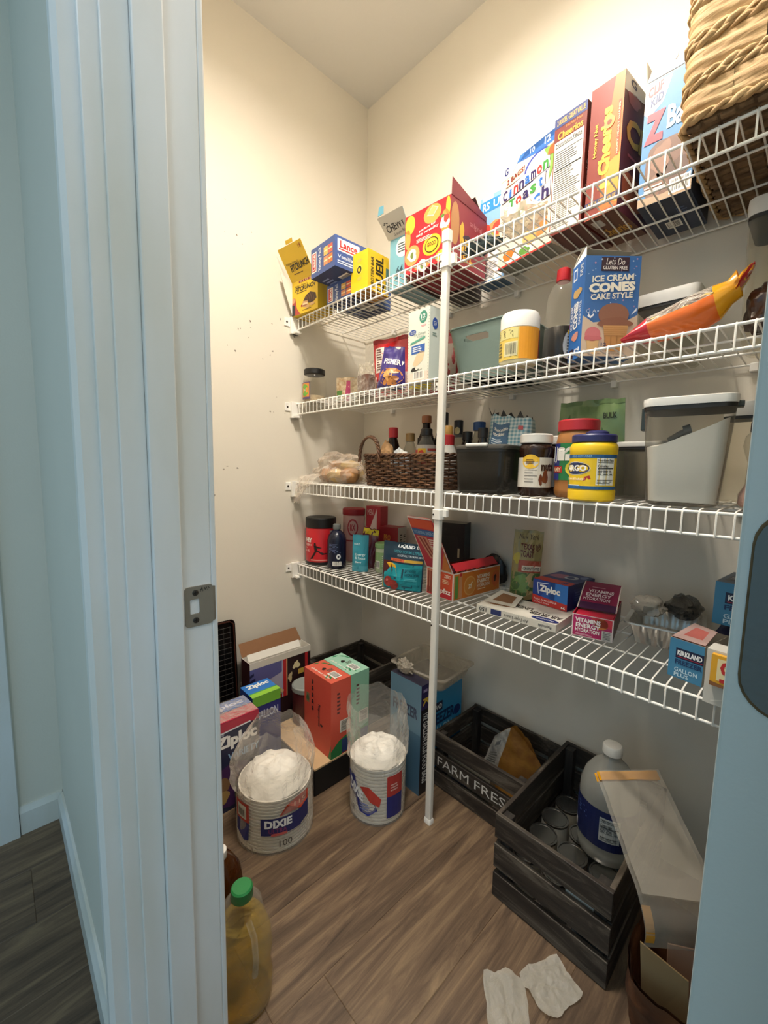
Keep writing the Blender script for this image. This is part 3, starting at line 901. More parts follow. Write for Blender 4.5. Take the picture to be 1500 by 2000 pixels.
# --- crumpled white plastic bag and grey netting in front of the cereal boxes
def crumple(name, label, cat, loc, rx, ry, rz_, m, seed=1, amp=.35, flat=True, nu=28, nv=16, freq=2.4, part='film', smooth=40, squash=None):
    r = thing(name, label, cat, loc)
    def fn(u, v):
        th = 2 * PI * u; ph = PI * (v - .5)
        d = Vector((math.cos(th) * math.cos(ph), math.sin(th) * math.cos(ph), math.sin(ph)))
        k = 1 + amp * noise.noise(d * freq + Vector((seed * 7.3, seed, 0))) + amp * .55 * noise.noise(d * freq * 2.7 + Vector((0, seed * 3, 1)))
        z = rz_ * (1 + d.z * k)
        if flat and z < .001: z = .001
        x, y = rx * d.x * k, ry * d.y * k
        if squash: x, y, z = squash(x, y, z)
        return (x, y, z)
    b = MB(); b.grid(fn, nu, nv, m, closeu=True)
    b.build(part, r, smooth=smooth)
    return r
WBAG = clear('white_bag_film', '#fbf7ee', .55, .85, .25, '#f1e8d8', bump=.6, bscale=30)
r = crumple('plastic_bag', 'crumpled white plastic bag on the top shelf before the cream cereal box', 'plastic bag', (.962, -.318, Z), .055, .035, .029, WBAG, 3, .5, freq=2.8)
crumple('net_bag', 'small grey green net bag on the top shelf beside the crumpled bag', 'net bag', (.835, -.300, Z), .055, .030, .014, mat('net_green', '#5d6f72', .7, bump=1.0, bscale=120, col2='#28343a', vscale=60), 5, .5, freq=3)

# --- big seagrass basket
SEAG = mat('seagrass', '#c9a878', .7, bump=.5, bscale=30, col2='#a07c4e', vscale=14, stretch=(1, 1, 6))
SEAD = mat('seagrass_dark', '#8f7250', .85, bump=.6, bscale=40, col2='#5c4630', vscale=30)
bk = thing('seagrass_basket', 'large woven tan seagrass basket at the right end of the top shelf', 'basket', (1.463, -.212, Z + .002))
BW, BD, BH = .31, .385, .30
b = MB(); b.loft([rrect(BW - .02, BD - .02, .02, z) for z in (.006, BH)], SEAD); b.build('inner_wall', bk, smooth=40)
def perim(n, w, d, c):
    pts = rrect(w, d, c, 0, n=4); L = [0]
    for i in range(len(pts)): a, q = pts[i], pts[(i + 1) % len(pts)]; L.append(L[-1] + math.hypot(q[0] - a[0], q[1] - a[1]))
    out = []
    for k in range(n):
        s_ = L[-1] * k / n
        for i in range(len(pts)):
            if L[i] <= s_ < L[i + 1] + 1e-9 and L[i + 1] > L[i]:
                f_ = (s_ - L[i]) / (L[i + 1] - L[i]); a, q = pts[i], pts[(i + 1) % len(pts)]
                x, y = a[0] + (q[0] - a[0]) * f_, a[1] + (q[1] - a[1]) * f_
                tx, ty = (q[0] - a[0]), (q[1] - a[1]); l = math.hypot(tx, ty) or 1
                out.append((x, y, ty / l, -tx / l)); break
    return out
ring = perim(150, BW, BD, .022)
def rope(z, r_, seed, name='twisted_rope'):
    for ph in (0, PI):
        pts = []
        for k, (x, y, nx, ny) in enumerate(ring):
            a = 2 * PI * k / 150 * 30 + ph + seed
            e = math.cos(a) * r_ * .8 + r_ * .3 + .001 * math.sin(k * 1.7 + seed)
            pts.append((x + nx * e, y + ny * e, z + math.sin(a) * r_ * .75))
        b = MB(); b.tube(pts, [r_ * (1.0 + .22 * math.sin(k * .9 + seed * 3)) for k in range(150)], SEAG, 6, closed=True)
        b.build(name, bk, smooth=60)
rows = [.009, .062, .072, .125, .135, .188, .198, .251, .261, .296]
for i, z in enumerate(rows): rope(z, .0046, i * 1.3)
nst = 16
for j, (z0, z1) in enumerate(((.012, .059), (.0745, .122), (.1375, .185), (.2005, .248), (.2635, .293))):
    for k in range(nst):
        i0 = int((k + .5 * (j % 2)) * 150 / nst); cnt = int(150 / nst) + 1
        idx = [(i0 + m_) % 150 for m_ in range(cnt)]
        b = MB()
        sd = random.uniform(0, 9)
        def fn(u, v, idx=idx, z0=z0, z1=z1, sd=sd):
            x, y, nx, ny = ring[idx[min(int(u * (len(idx) - 1) + .5), len(idx) - 1)]]
            e = .0008 + .0050 * math.sin(PI * v) ** .7 * (.75 + .25 * math.sin(PI * u)) + .002 * math.sin(v * 17 + sd + u * 5)
            return (x + nx * e, y + ny * e, z0 + (z1 - z0) * v)
        b.grid(fn, len(idx) - 1, 10, SEAG)
        b.build('woven_band', bk, smooth=70)
b = MB()
for i in range(13):
    for j in range(16):
        cx, cy = -BW / 2 + .016 + i * (BW - .03) / 12, -BD / 2 + .016 + j * (BD - .03) / 15
        b.box(cx - .010, cx + .010, cy - .006, cy + .006, .0005 + .003 * ((i + j) % 2), .008, SEAD)
tag(b.build('base_weave', bk, bevel=.003), kind='stuff')
# ================================================================== SECOND SHELF
Z = ZT[1]
CLR = clear('clear_plastic', '#fbfaf6', .025, .35, .08, '#dcd8ce')
CLRG = clear('smoky_plastic', '#c9c5bd', .08, .45, .1, '#8f8a82')
BLK = mat('black_plastic', '#141313', .45)
LIDW = mat('lid_grey_white', '#d9d7d0', .4)

def container(name, label, loc, rz, w, d, h, tw=1.0, lid=LIDW, lid_h=.018, body=CLRG, seal=True, fill=None, fill_h=0, cat='container', group=None, latch=None):
    """clear food container with a snap lid; tw = top width factor"""
    r = thing(name, label, cat, loc, rz, None, group)
    c = .018
    def ring(z, k=0.0):
        f_ = 1 / tw + (1 - 1 / tw) * min(z / h, 1)
        return rrect(w * f_ - k, d * f_ - k, c, z)
    b = MB()
    b.loft([rrect(w / tw - .01, d / tw - .01, c, 0), ring(.006), ring(h * .5), ring(h - lid_h)], body, True, False)
    b.loft([ring(h - lid_h, .004), ring(h * .5, .004), ring(.01, .004), rrect(w / tw - .014, d / tw - .014, c, .004)], body, False, True)
    b.build('container_body', r, smooth=50)
    b = MB()
    b.loft([rrect(w + .002, d + .002, c, h - lid_h), rrect(w + .004, d + .004, c, h - lid_h * .4), rrect(w + .002, d + .002, c, h - .002), rrect(w - .012, d - .012, c, h)], lid)
    b.build('lid', r, smooth=35)
    if seal:
        b = MB(); b.loft([ring(h - lid_h - .007, -.001), ring(h - lid_h - .0005, -.001)], mat('seal_black', '#22211f', .5)); b.build('seal_ring', r, smooth=50)
    if fill is not None:
        b = MB(); b.loft([ring(.011, .007), ring(fill_h, .007)], fill); b.build('content', r, smooth=40)
    return r, ring

# --- clear jar with black lid
r = thing('lidded_jar', 'clear plastic jar with a wide black lid and orange and green label', 'jar', (.064, -.326, Z))
b = MB(); b.lathe([(.040, 0), (.046, .006), (.047, .04), (.046, .085), (.040, .104), (.037, .112)], CLR, 28, cap1=False); b.build('jar_body', r, smooth=40)
b = MB(); b.lathe([(.041, .003), (.043, .02), (.0425, .026)], mat('oats', '#c9b596', .9, bump=.6, bscale=160, var=.3, vscale=80), 24); b.build('content', r, smooth=40)
b = MB(); b.lathe([(.041, .110), (.043, .112), (.043, .129), (.040, .132)], BLK, 28); b.build('lid', r, smooth=35)
p = Print(cyl_map(.0475, .010, .066, -118, 62))
p.rect(0, 0, 1, 1, '#5b4a78', 1, 6).rect(.07, .12, .93, .94, '#d98a3c', 2, 6).ell(.5, .52, .38, .36, '#6cae3c', 3).text('OAT', .32, .45, .68, .62, '#e8f0d8', 4)
p.build('label', r)

# --- small snack pouches
r, P = pouch('nut_pouch', 'small clear pouch of nuts with green and pink stripe beside the clear jar', 'pouch', (.186, -.262, Z), (0, 0, 30), .075, .095, .035, '#9c8a68', matl=mat('mixed_nuts', '#a5835a', .4, bump=.8, bscale=120, col2='#d8c7a8', vscale=70), seed=3)
p = P(); p.rect(.60, .02, .88, .85, '#b03060', 1, 3, 8).rect(.08, .04, .40, .45, '#4f7d3a', 1, 3, 6).rect(.9, .02, .99, .9, '#5a3030', 1, 2, 8); p.build('front_print', r)
r, P = pouch('seed_pouch', 'pale see-through pouch of seeds behind the nut pouch', 'pouch', (.262, -.245, Z), (0, 0, 36), .085, .085, .04, '#a99c86', matl=mat('pale_seeds', '#b3a58c', .35, bump=.8, bscale=110, col2='#8d795a', vscale=40), seed=5)
p = P(); p.rect(.05, .02, .95, .34, '#aeb3a8', 1, 6, 4); p.build('front_print', r)
FILM = clear('clear_film', '#fbf9f4', .06, .75, .06, '#efe9dd', bump=.9, bscale=28)
def sheetbag(name, label, loc, rx, ry, h, seed, open_top=True, m=FILM, tw=1.0, wr=.16, part='film', cat='plastic bag', group=None, nu=36, nv=18, lean=(0, 0)):
    """loose open clear bag standing up"""
    r = thing(name, label, cat, loc, group=group)
    def fn(u, v):
        th = 2 * PI * u
        k = 1 + wr * (.25 + .75 * v) * (noise.noise(Vector((math.cos(th) * 2, math.sin(th) * 2, v * 2.2 + seed))) + .6 * noise.noise(Vector((math.cos(th) * 5, math.sin(th) * 5, v * 3 + seed * 2))))
        s_ = 1 + (tw - 1) * v
        hz = h * v * (1 + .10 * v * noise.noise(Vector((math.cos(th) * 1.5, math.sin(th) * 1.5, seed))))
        return (rx * s_ * k * math.cos(th) + lean[0] * v * v, ry * s_ * k * math.sin(th) + lean[1] * v * v, hz + .001)
    b = MB(); b.grid(fn, nu, nv, m, closeu=True)
    b.add([fn(i / nu, 0) for i in range(nu)], [tuple(range(nu))], m)
    b.build(part, r)
    return r
r = sheetbag('clear_bag', 'crinkled clear bag with brown contents left of the red bag', (.345, -.290, Z), .042, .028, .115, 4, tw=.8, wr=.3)
b = MB(); b.loft([rrect(.062, .04, .01, z) for z in (.004, .075)], mat('cocoa_card', '#6d4a3c', .7)); b.build('content', r)

# --- red chip bag, nut bag, yellow bag
r, P = pouch('red_bag', 'large red snack bag standing behind the purple nut bag', 'snack bag', (.420, -.205, Z + .006), (-2, -4, 24), .165, .212, .055, '#c21f27', back='#a81b22', seed=7, wrinkle=.007, taper=-.05)
p = P(); p.rect(.05, .42, .26, .86, '#e6d9cf', 1, 3, 6).lines(.08, .45, .23, .84, 9, '#6b5049', 2).rect(.38, .50, .62, .62, '#d9cfc4', 1, 4, 3).rect(0, .93, 1, 1, '#8f1219', 1, 8, 2).rect(.05, .02, .9, .36, '#c9a9a0', 1, 8, 6)
p.build('front_print', r)
r, P = pouch('walnut_bag', 'purple nut bag picturing a walnut, in front of the red bag', 'snack bag', (.523, -.335, Z), (-1, 4, 30), .098, .135, .045, '#3a2b78', seed=9, wrinkle=.006, taper=.3)
p = P(); p.blob(.5, .26, .42, .24, '#b8783a', 1, 4, .12).blob(.42, .30, .2, .12, '#d39a58', 2, 6, .3).blob(.62, .2, .16, .1, '#99602c', 2, 8, .3).blob(.5, .38, .25, .05, '#c98c49', 2, 3, .3)
p.text('FISHER', .14, .58, .86, .72, '#f2eee6', 2, .03, slant=-.05).poly([(.55, .99), (.80, .99), (.98, .62), (.9, .55)], '#e9e3da', 1).rect(.05, .0, .95, .05, '#25204f', 2, 6, 1)
p.build('front_print', r)
r, P = pouch('dark_red_bag', 'dark red bag, only its top showing behind the yellow bag', 'snack bag', (.590, -.145, Z), (0, 0, 20), .10, .215, .05, '#a8303a', seed=11)
P().rect(.05, .1, .95, .78, '#c4b5ac', 1, 6, 8).build('front_print', r)
r, P = pouch('yellow_bag', 'bright yellow snack bag with white panel beside the ice cream cup box', 'snack bag', (.585, -.262, Z), (-1, 2, 24), .075, .150, .05, '#e6cf1f', seed=13, wrinkle=.008)
p = P(); p.rect(.06, .06, .60, .70, '#ded8cb', 1, 5, 8).lines(.12, .35, .52, .62, 5, '#6b655a', 2).lines(.12, .12, .5, .3, 4, '#8c8679', 2); p.build('front_print', r)

# --- ice cream cup box
r, P = carton('ice_cream_cup_box', 'tall white ice cream cup box with green 12 badge left of the pole', 'box', (.672, -.370, Z), -2, .088, .045, .205, '#dfe3d6', right='#ccd5cf', top='#c9cfc4')
p = P('front')
p.ell(.70, .88, .18, .085, '#3f8c77', 1).text('12', .60, .86, .80, .92, '#f0f2ea', 2, .03).text('PACK', .62, .83, .78, .85, '#f0f2ea', 2)
p.ell(.22, .70, .16, .04, '#2d4fa0', 1).text('Great', .12, .70, .32, .725, '#eef0ea', 2).text('Value', .12, .675, .32, .698, '#eef0ea', 2).text('NEW', .62, .745, .84, .775, '#d98a97', 2, .02)
p.text('Ice Cream', .30, .64, .82, .68, '#7b8f88', 2).text('Cups', .45, .595, .74, .635, '#7b8f88', 2).poly([(.12, .53), (.8, .58), (.82, .61), (.14, .56)], '#5aa78f', 2)
p.rect(.18, .39, .80, .51, '#2f5fb0', 1).lines(.24, .41, .74, .49, 3, '#dfe6f2', 2)
p.poly([(.25, .24), (.40, .36), (.62, .42), (.80, .40), (.72, .28), (.4, .20)], '#e3c9a4', 1).blob(.36, .17, .16, .035, '#2b2a28', 2, 3).ell(.45, .185, .07, .03, '#e6e2d4', 3).ell(.62, .185, .07, .03, '#e6e2d4', 3)
p.rect(0, 0, 1, .12, '#e6d6c6', 1).bars(.3, .02, .8, .14, 2, 5)
for i in range(24): p.ell(.97, .02 + i * .04, .012, .006, '#33302c', 3, 6); p.ell(.03, .02 + i * .04, .012, .006, '#33302c', 3, 6)
p.build('front_print', r)
p = P('right'); p.ell(.5, .78, .26, .08, '#2d4fa0', 1).text('GV', .36, .75, .64, .81, '#eef0ea', 2).lines(.25, .6, .8, .66, 2, '#7b8f88', 1); p.build('side_print', r)

# --- grey green storage bin with slot handle
r = thing('storage_bin', 'open grey green plastic storage bin with a slot handle behind the pole', 'bin', (.832, -.172, Z), 2)
BINM = mat('bin_green', '#7c9089', .45, bump=.05, bscale=300)
def binring(v, k):
    w, d = .178 + .05 * v - k, .205 + .045 * v - k
    return w, d, .028
NA, NV = 148, 40
def binsurf(i, v, k):
    w, d, c = binring(v, k)
    per = 2 * (w + d)
    s_ = per * i / NA
    # walk the rounded rectangle starting at the middle of the front side
    x0 = s_ + w / 2
    segs = ((w, 0), (d, 1), (w, 2), (d, 3))
    q = x0 % per
    for L_, sd in segs:
        if q <= L_: break
        q -= L_
    if sd == 0: x, y = -w / 2 + q, -d / 2
    elif sd == 1: x, y = w / 2, -d / 2 + q
    elif sd == 2: x, y = w / 2 - q, d / 2
    else: x, y = -w / 2, d / 2 - q
    ax, ay = max(abs(x) - (w / 2 - c), 0), max(abs(y) - (d / 2 - c), 0)
    if ax > 0 and ay > 0:
        l = math.hypot(ax, ay); f_ = c / max(l, 1e-6)
        if l > 1e-6:
            x = math.copysign(w / 2 - c + ax * f_, x); y = math.copysign(d / 2 - c + ay * f_, y)
    return x, y
b = MB()
HB = .148
for k, flip in ((0, 1), (.005, -1)):
    vs = []; fs = []
    for j in range(NV + 1):
        v = j / NV
        for i in range(NA):
            x, y = binsurf(i, v, k); vs.append((x, y, .002 + v * (HB - .002)))
    for j in range(NV):
        for i in range(NA):
            i2 = (i + 1) % NA
            xc = (vs[j * NA + i][0] + vs[j * NA + i2][0]) / 2; yc = vs[j * NA + i][1]; zc = vs[j * NA + i][2] + HB / NV / 2
            if yc < 0:
                dx = max(abs(xc + .014) - .028, 0); dz = zc - .113
                if abs(xc) < .06 and dx * dx + dz * dz < .0105 ** 2: continue
            fs.append((j * NA + i, j * NA + i2, (j + 1) * NA + i2, (j + 1) * NA + i))
    fs.append(tuple(range(NA)))
    b.add(vs, fs, BINM)
top = [binsurf(i, 1, 0) + (HB,) for i in range(NA)] + [binsurf(i, 1, .005) + (HB,) for i in range(NA)]
b.add(top, [(i, (i + 1) % NA, NA + (i + 1) % NA, NA + i) for i in range(NA)], BINM)
b.build('bin_shell', r, smooth=40)
b = MB(); b.tube([binsurf(i, 1, -.002) + (HB,) for i in range(0, NA, 2)], .0028, BINM, 6, closed=True); b.build('bin_rim', r, smooth=60)

# --- lemonade mix tub
r = thing('drink_mix_tub', 'plastic drink mix tub with white lid and yellow label beside the storage bin', 'tub', (.980, -.335, Z))
b = MB(); b.lathe([(.040, 0), (.046, .006), (.0465, .03), (.043, .045), (.0465, .06), (.0465, .082), (.043, .088)], mat('tub_cream', '#e2d9b4', .4), 28); b.build('tub_body', r, smooth=45)
b = MB(); b.lathe([(.0455, .082), (.047, .084), (.047, .112), (.043, .122), (.03, .125)], mat('lid_white', '#ebe8e1', .35), 28); b.build('lid', r, smooth=35)
p = Print(cyl_map(.0472, .008, .074, -150, 170))
p.rect(0, 0, 1, 1, '#e0c25a', 1, 16).rect(.52, .0, .92, 1, '#e2991f', 2, 8).rect(.08, .66, .50, .98, '#d9cf8a', 2, 6).lines(.1, .7, .48, .95, 5, '#5d5530', 3)
p.bars(.26, .10, .50, .56, 3, 7, 10, '#d9d2a8').rect(.92, 0, .99, .95, '#8c2a2a', 2, 2).lines(.08, .1, .22, .6, 5, '#6a6138', 3)
p.build('label', r)

# --- dark syrup bottle, red cap
r = thing('syrup_bottle', 'clear bottle half full of dark syrup with a red cap', 'bottle', (1.036, -.232, Z))
prof = [(.036, 0), (.040, .008), (.0405, .05), (.039, .10), (.0375, .15), (.035, .180), (.026, .203), (.015, .214), (.0145, .222)]
b = MB(); b.lathe(prof, CLR, 26, cap1=False); b.build('bottle_body', r, smooth=60)
b = MB(); b.lathe([(.034, .003), (.0385, .009), (.039, .05), (.038, .098), (.0375, .099)], mat('dark_syrup', '#160d0a', .25), 26); b.build('syrup', r, smooth=60)
b = MB(); b.lathe([(.0165, .216), (.017, .218), (.016, .244), (.012, .247)], mat('cap_red', '#c01f2c', .35), 20); b.build('cap', r, smooth=40)
p = Print(cyl_map(.041, .012, .088, -62, 80)); p.ell(.5, .45, .42, .44, '#c9cdd4', 1).lines(.25, .2, .75, .7, 6, '#565c68', 2).rect(.3, .86, .6, .99, '#b8332f', 2, 4).rect(.25, .74, .6, .85, '#caa23a', 2, 4); p.build('label', r)

# --- ice cream cone box
r, P = carton('ice_cream_cone_box', 'blue ice cream cone box with its top torn open', 'box', (1.172, -.286, Z), 46, .122, .066, .215, '#3a6cab', open_top=True, left='#2f68ae', inner=CARD)
p = P('front')
p.poly([(0, 0), (1, 0), (1, .42), (.8, .36), (.62, .46), (.45, .36), (.2, .34), (0, .41)], '#cdb9a2', 1)
p.rect(.28, .85, .78, .985, '#3a2530', 2).text('Lets Do', .36, .91, .70, .975, '#efe9e2', 3, .0, shear=.25).text('GLUTEN FREE', .31, .865, .75, .90, '#efe9e2', 3, .02)
p.text('ICE CREAM', .13, .735, .88, .80, '#ece7d6', 3, .035, slant=.03).text('CONES', .08, .63, .92, .725, '#f1ecda', 3, .06, slant=.03).text('CAKE STYLE', .12, .56, .88, .62, '#ece7d6', 3, .03, slant=.03)
rnd = random.Random(2)
for i in range(34): p.ell(rnd.uniform(.04, .96), rnd.choice((rnd.uniform(.80, .98), rnd.uniform(.45, .60), rnd.uniform(.6, .98))), rnd.uniform(.006, .02), rnd.uniform(.004, .011), rnd.choice(('#9fb9d8', '#b68fb0', '#c9d6e6')), 2, 8)
p.text('Q A', .05, .43, .24, .47, '#c9d6e6', 3)
p.ell(.56, .42, .28, .115, '#8f6350', 3).blob(.60, .34, .29, .055, '#8a5d4a', 4, 3, .2).poly([(.38, .31), (.84, .31), (.81, .21), (.41, .21)], '#c99b63', 5).poly([(.41, .21), (.81, .21), (.76, .05), (.46, .05)], '#bd8c54', 4)
for i in range(4): p.rect(.42 + i * .11, .06, .435 + i * .11, .21, '#a87845', 5); p.rect(.40, .225 + i * .02, .82, .23 + i * .02, '#b78650', 6)
p.ell(.20, .22, .145, .075, '#c9747a', 3).blob(.20, .18, .15, .03, '#c26a70', 4, 4, .2).poly([(.09, .16), (.32, .16), (.29, .02), (.12, .02)], '#d3ae7a', 4)
p.text('12', .36, .10, .46, .135, '#2f3e63', 6, .02).lines(.36, .06, .5, .09, 1, '#2f3e63', 6).text('NET WT 1.76 OZ (50g)', .30, .015, .72, .03, '#54483e', 6)
p.poly([(.08, .40), (.14, .38), (.2, .41), (.19, .43), (.14, .40), (.1, .43)], '#e9eef2', 4).poly([(.88, .42), (.97, .46), (.97, .49), (.9, .44)], '#e9eef2', 4)
p.build('front_print', r)
p = P('left')
p.text('ICE CREAM', .08, .33, .26, .58, '#e6e9ee', 2, .02, rot=1).text('CONES', .30, .32, .64, .60, '#eef0f2', 2, .05, rot=1).text('CAKE STYLE', .70, .34, .86, .58, '#e6e9ee', 2, .02, rot=1)
p.blob(.5, .69, .3, .05, '#c9a468', 2, 4).blob(.5, .24, .28, .04, '#c78a7a', 2, 6).rect(.12, .84, .40, .96, '#dfe5ee', 1).rect(.17, .86, .35, .94, '#2f68ae', 2).text('DDS', .62, .84, .85, .96, '#e6e9ee', 2, .02, rot=1).rect(.08, .01, .42, .12, '#3b2530', 1).text('12', .5, .04, .88, .11, '#e6e9ee', 2, .03, rot=1)
p.build('side_print', r)
flap(r, [(-.0605, .0325, .215), (.0605, .0325, .215), (.057, .004, .242), (-.055, .004, .248)], CARD, CARD, name='back_flap')
flap(r, [(-.061, -.031, .215), (-.061, .031, .215), (-.052, .028, .243), (-.048, .0, .25)], WHITECARD, WHITECARD, name='side_flap')

# --- opened bag of pasta lying on its side
r = thing('pasta_bag', 'red and yellow pasta bag lying on its side with a twisted open end', 'snack bag', (1.226, -.345, Z))
path = [(0, 0, .006, .004, .030), (.02, .006, .014, .012, .034), (.05, .016, .026, .024, .038), (.09, .03, .036, .032, .040), (.13, .046, .050, .036, .040), (.16, .058, .066, .031, .034), (.18, .066, .082, .022, .024), (.195, .070, .096, .024, .026)]
RB = mat('bag_red', '#c4232c', .25, coat=.4); OB = mat('bag_orange', '#e06a22', .25, coat=.4); YB = mat('bag_yellow', '#e5a31f', .25, coat=.4)
NR = 26
def pring(k, j):
    x, y, z, rz_, ry_ = path[j]; x *= .86
    a = 2 * PI * k / NR
    w = 1 + .10 * noise.noise(Vector((math.cos(a) * 3, math.sin(a) * 3, j * .9)))
    return (x - .25 * rz_ * math.sin(a) * w, y + ry_ * math.cos(a) * w, max(z + rz_ * math.sin(a) * w, .0006))
b = MB()
b.v = [pring(k, j) for j in range(len(path)) for k in range(NR)]
for j in range(len(path) - 1):
    m_ = (RB, RB, OB, OB, OB, YB, YB)[j]
    for k in range(NR):
        k2 = (k + 1) % NR
        a = 2 * PI * (k + .5) / NR
        mm = FILM if (j in (2, 3, 4) and math.sin(a) > .30) else m_
        b.f.append((j * NR + k, j * NR + k2, (j + 1) * NR + k2, (j + 1) * NR + k)); b.mi.append(b._m(mm))
b.build('wrapper', r, smooth=60)
b = MB()
for i in range(44):
    j = random.choice((2, 3, 4)); x, y, z, rz_, ry_ = path[j]
    cx, cy, cz = x + random.uniform(-.015, .015), y + random.uniform(-.6, .6) * ry_, z + random.uniform(-.2, .75) * rz_
    b.tube([(cx - .008, cy, cz), (cx, cy + .003, cz + .003), (cx + .008, cy - .002, cz)], .0028, mat('pasta', '#dcb765', .6), 5)
tag(b.build('pasta', r, smooth=60), kind='stuff')
def fnr(u, v):
    th = 2 * PI * u; rr = .030 - .022 * v
    w = 1 + .35 * noise.noise(Vector((math.cos(th) * 3, math.sin(th) * 3, v * 3)))
    return (.168 + rr * .55 * math.sin(th) * w + .014 * v, .070 - .02 * v + rr * math.cos(th) * w, .098 + rr * .9 * math.sin(th) * w - .004 * math.sin(v * 5))
b = MB(); b.grid(fnr, 22, 6, YB, closeu=True)
b.grid(lambda u, v: tuple(Vector(fnr(u, .4 + .6 * v)) + Vector((.004, -.012 - .004 * math.sin(9 * u + 6 * v), .004))), 22, 5, RB, closeu=True); b.build('twisted_end', r, smooth=60)
crumple('black_snack_bag', 'crumpled black snack bag behind the twisted end of the pasta bag', 'snack bag', (1.432, -.252, Z), .028, .040, .045, mat('black_film', '#1a1616', .3, coat=.4, bump=.6, bscale=40, col2='#4d2f22', vscale=16), 6, .35, freq=2)

# --- clear containers at the back of the second shelf
container('food_container', 'low clear container with pale lid behind the pasta bag', (1.245, -.088, Z), 0, .125, .13, .165, 1.08, lid_h=.03, body=CLR, group='clear food containers')
container('food_container', 'tall clear container with pale lid at the right end of the second shelf', (1.445, -.115, Z), 0, .125, .15, .285, 1.10, lid_h=.034, body=CLR, group='clear food containers')
container('food_container', 'clear container with rounded pale lid behind the black snack bag', (1.512, -.265, Z), 0, .105, .12, .118, 1.05, lid_h=.028, body=CLR, group='clear food containers')
container('food_container', 'small clear container with pale lid at the back, behind the drink mix tub', (1.035, -.085, Z), 0, .095, .12, .140, 1.08, group='clear food containers')
# ================================================================== THIRD SHELF
Z = ZT[2]
# --- bread rolls in clear bag, its tail hanging over the shelf edge
r = thing('bread_bag', 'clear bag of bread rolls with its tail hanging over the shelf edge', 'bread bag', (.200, -.295, Z))
BREAD = [mat('crust_tan', '#c08e58', .75, var=.35, vscale=40, bump=.3, bscale=80), mat('crust_cream', '#d9bd84', .75, var=.25, vscale=40, bump=.3, bscale=80)]
k = 0
for (x, y, z, a, c) in ((-.055, -.02, .030, .045, .028), (.02, -.03, .030, .045, .028), (.085, -.02, .034, .045, .030), (.045, .035, .033, .05, .030), (-.02, .04, .030, .04, .026), (.06, .0, .066, .045, .024), (-.03, .005, .066, .040, .022)):
    b = MB()
    def fb_(u, v, x=x, y=y, z=z, a=a, c=c, k=k):
        th = 2 * PI * u; ph = PI * (v - .5)
        w = 1 + .12 * noise.noise(Vector((math.cos(th) * 2, math.sin(th) * 2, v * 3 + k)))
        return (x + a * math.cos(th) * math.cos(ph) * w, y + a * .75 * math.sin(th) * math.cos(ph) * w, max(z + c * math.sin(ph) * w, .002))
    b.grid(fb_, 16, 10, BREAD[k % 2], closeu=True); b.build('bread_roll', r, smooth=60); k += 1
BFILM = clear('bread_film', '#fdfaf5', .16, .8, .1, '#e6d9cb', bump=.45, bscale=20)
def fbag(u, v):
    th = 2 * PI * u; ph = PI * (v - .5)
    d = Vector((math.cos(th) * math.cos(ph), math.sin(th) * math.cos(ph), math.sin(ph)))
    w = 1 + .30 * noise.noise(d * 2.4 + Vector((3, 1, 0))) + .14 * noise.noise(d * 6)
    return (.140 * d.x * w, min(max(.078 * d.y * w, -.080), .2), max(.055 + .062 * d.z * w, .001))
b = MB(); b.grid(fbag, 34, 18, BFILM, closeu=True)
b.build('bag_film', r)
def ftail(u, v):
    # sheet running from the bag's left end over the lip and down
    s_ = v
    pts = [(-.07, -.065, .035), (-.10, -.092, .020), (-.115, -.104, -.004), (-.13, -.108, -.035), (-.150, -.110, -.085)]
    t = s_ * 4; i = min(int(t), 3); f_ = t - i
    q = Vector(pts[i]).lerp(Vector(pts[i + 1]), f_)
    wd = (.11, .13, .105, .06, .05)[i] * (1 - f_) + (.13, .105, .06, .05, .05)[i] * f_
    q.x += (u - .42) * wd + .004 * noise.noise(Vector((u * 5, v * 4, 1)))
    q.y += .008 * noise.noise(Vector((u * 6, v * 5, 3))) - .004
    q.z += .014 * noise.noise(Vector((u * 4, v * 3, 7)))
    q.x = max(q.x, -.198)
    return tuple(q)
b = MB(); b.grid(ftail, 18, 24, BFILM); b.build('bag_tail', r, smooth=60)

# --- wicker basket with hoop handle
WICK = mat('wicker_brown', '#6e4a2e', .5, bump=.4, bscale=60, col2='#432a19', vscale=25)
bk = thing('wicker_basket', 'long dark brown wicker basket with hoop handle, full of bottles', 'basket', (.578, -.232, Z))
WB, DB, HW = .385, .215, .105
ring = perim(180, WB, DB, .05)
for j in range(13):
    z = .006 + j * .0078
    fl = 1 + .05 * (z / HW)
    pts = []
    for k, (x, y, nx, ny) in enumerate(ring):
        e = .0036 * math.cos(PI * (k / 180 * 46) + PI * (j % 2)) + .0006 * math.sin(k * .7 + j)
        pts.append((x * fl + nx * e, y * fl + ny * e, z + .0012 * math.sin(k * .31 + j * 2)))
    b = MB(); b.tube(pts, .0034, WICK, 5, closed=True); b.build('weave_strand', bk, smooth=60)
for k in range(46):
    x, y, nx, ny = ring[int(k * 180 / 46)]
    b = MB(); b.tube([(x, y, .003), (x * 1.05, y * 1.05, HW)], .0026, WICK, 5); b.build('stake', bk, smooth=60)
for ph in (0, PI):
    pts = []
    for k, (x, y, nx, ny) in enumerate(ring):
        a = 2 * PI * k / 180 * 26 + ph
        pts.append((x * 1.055 + nx * .004 * math.cos(a), y * 1.055 + ny * .004 * math.cos(a), HW + .004 * math.sin(a)))
    b = MB(); b.tube(pts, .0042, WICK, 6, closed=True); b.build('braided_rim', bk, smooth=60)
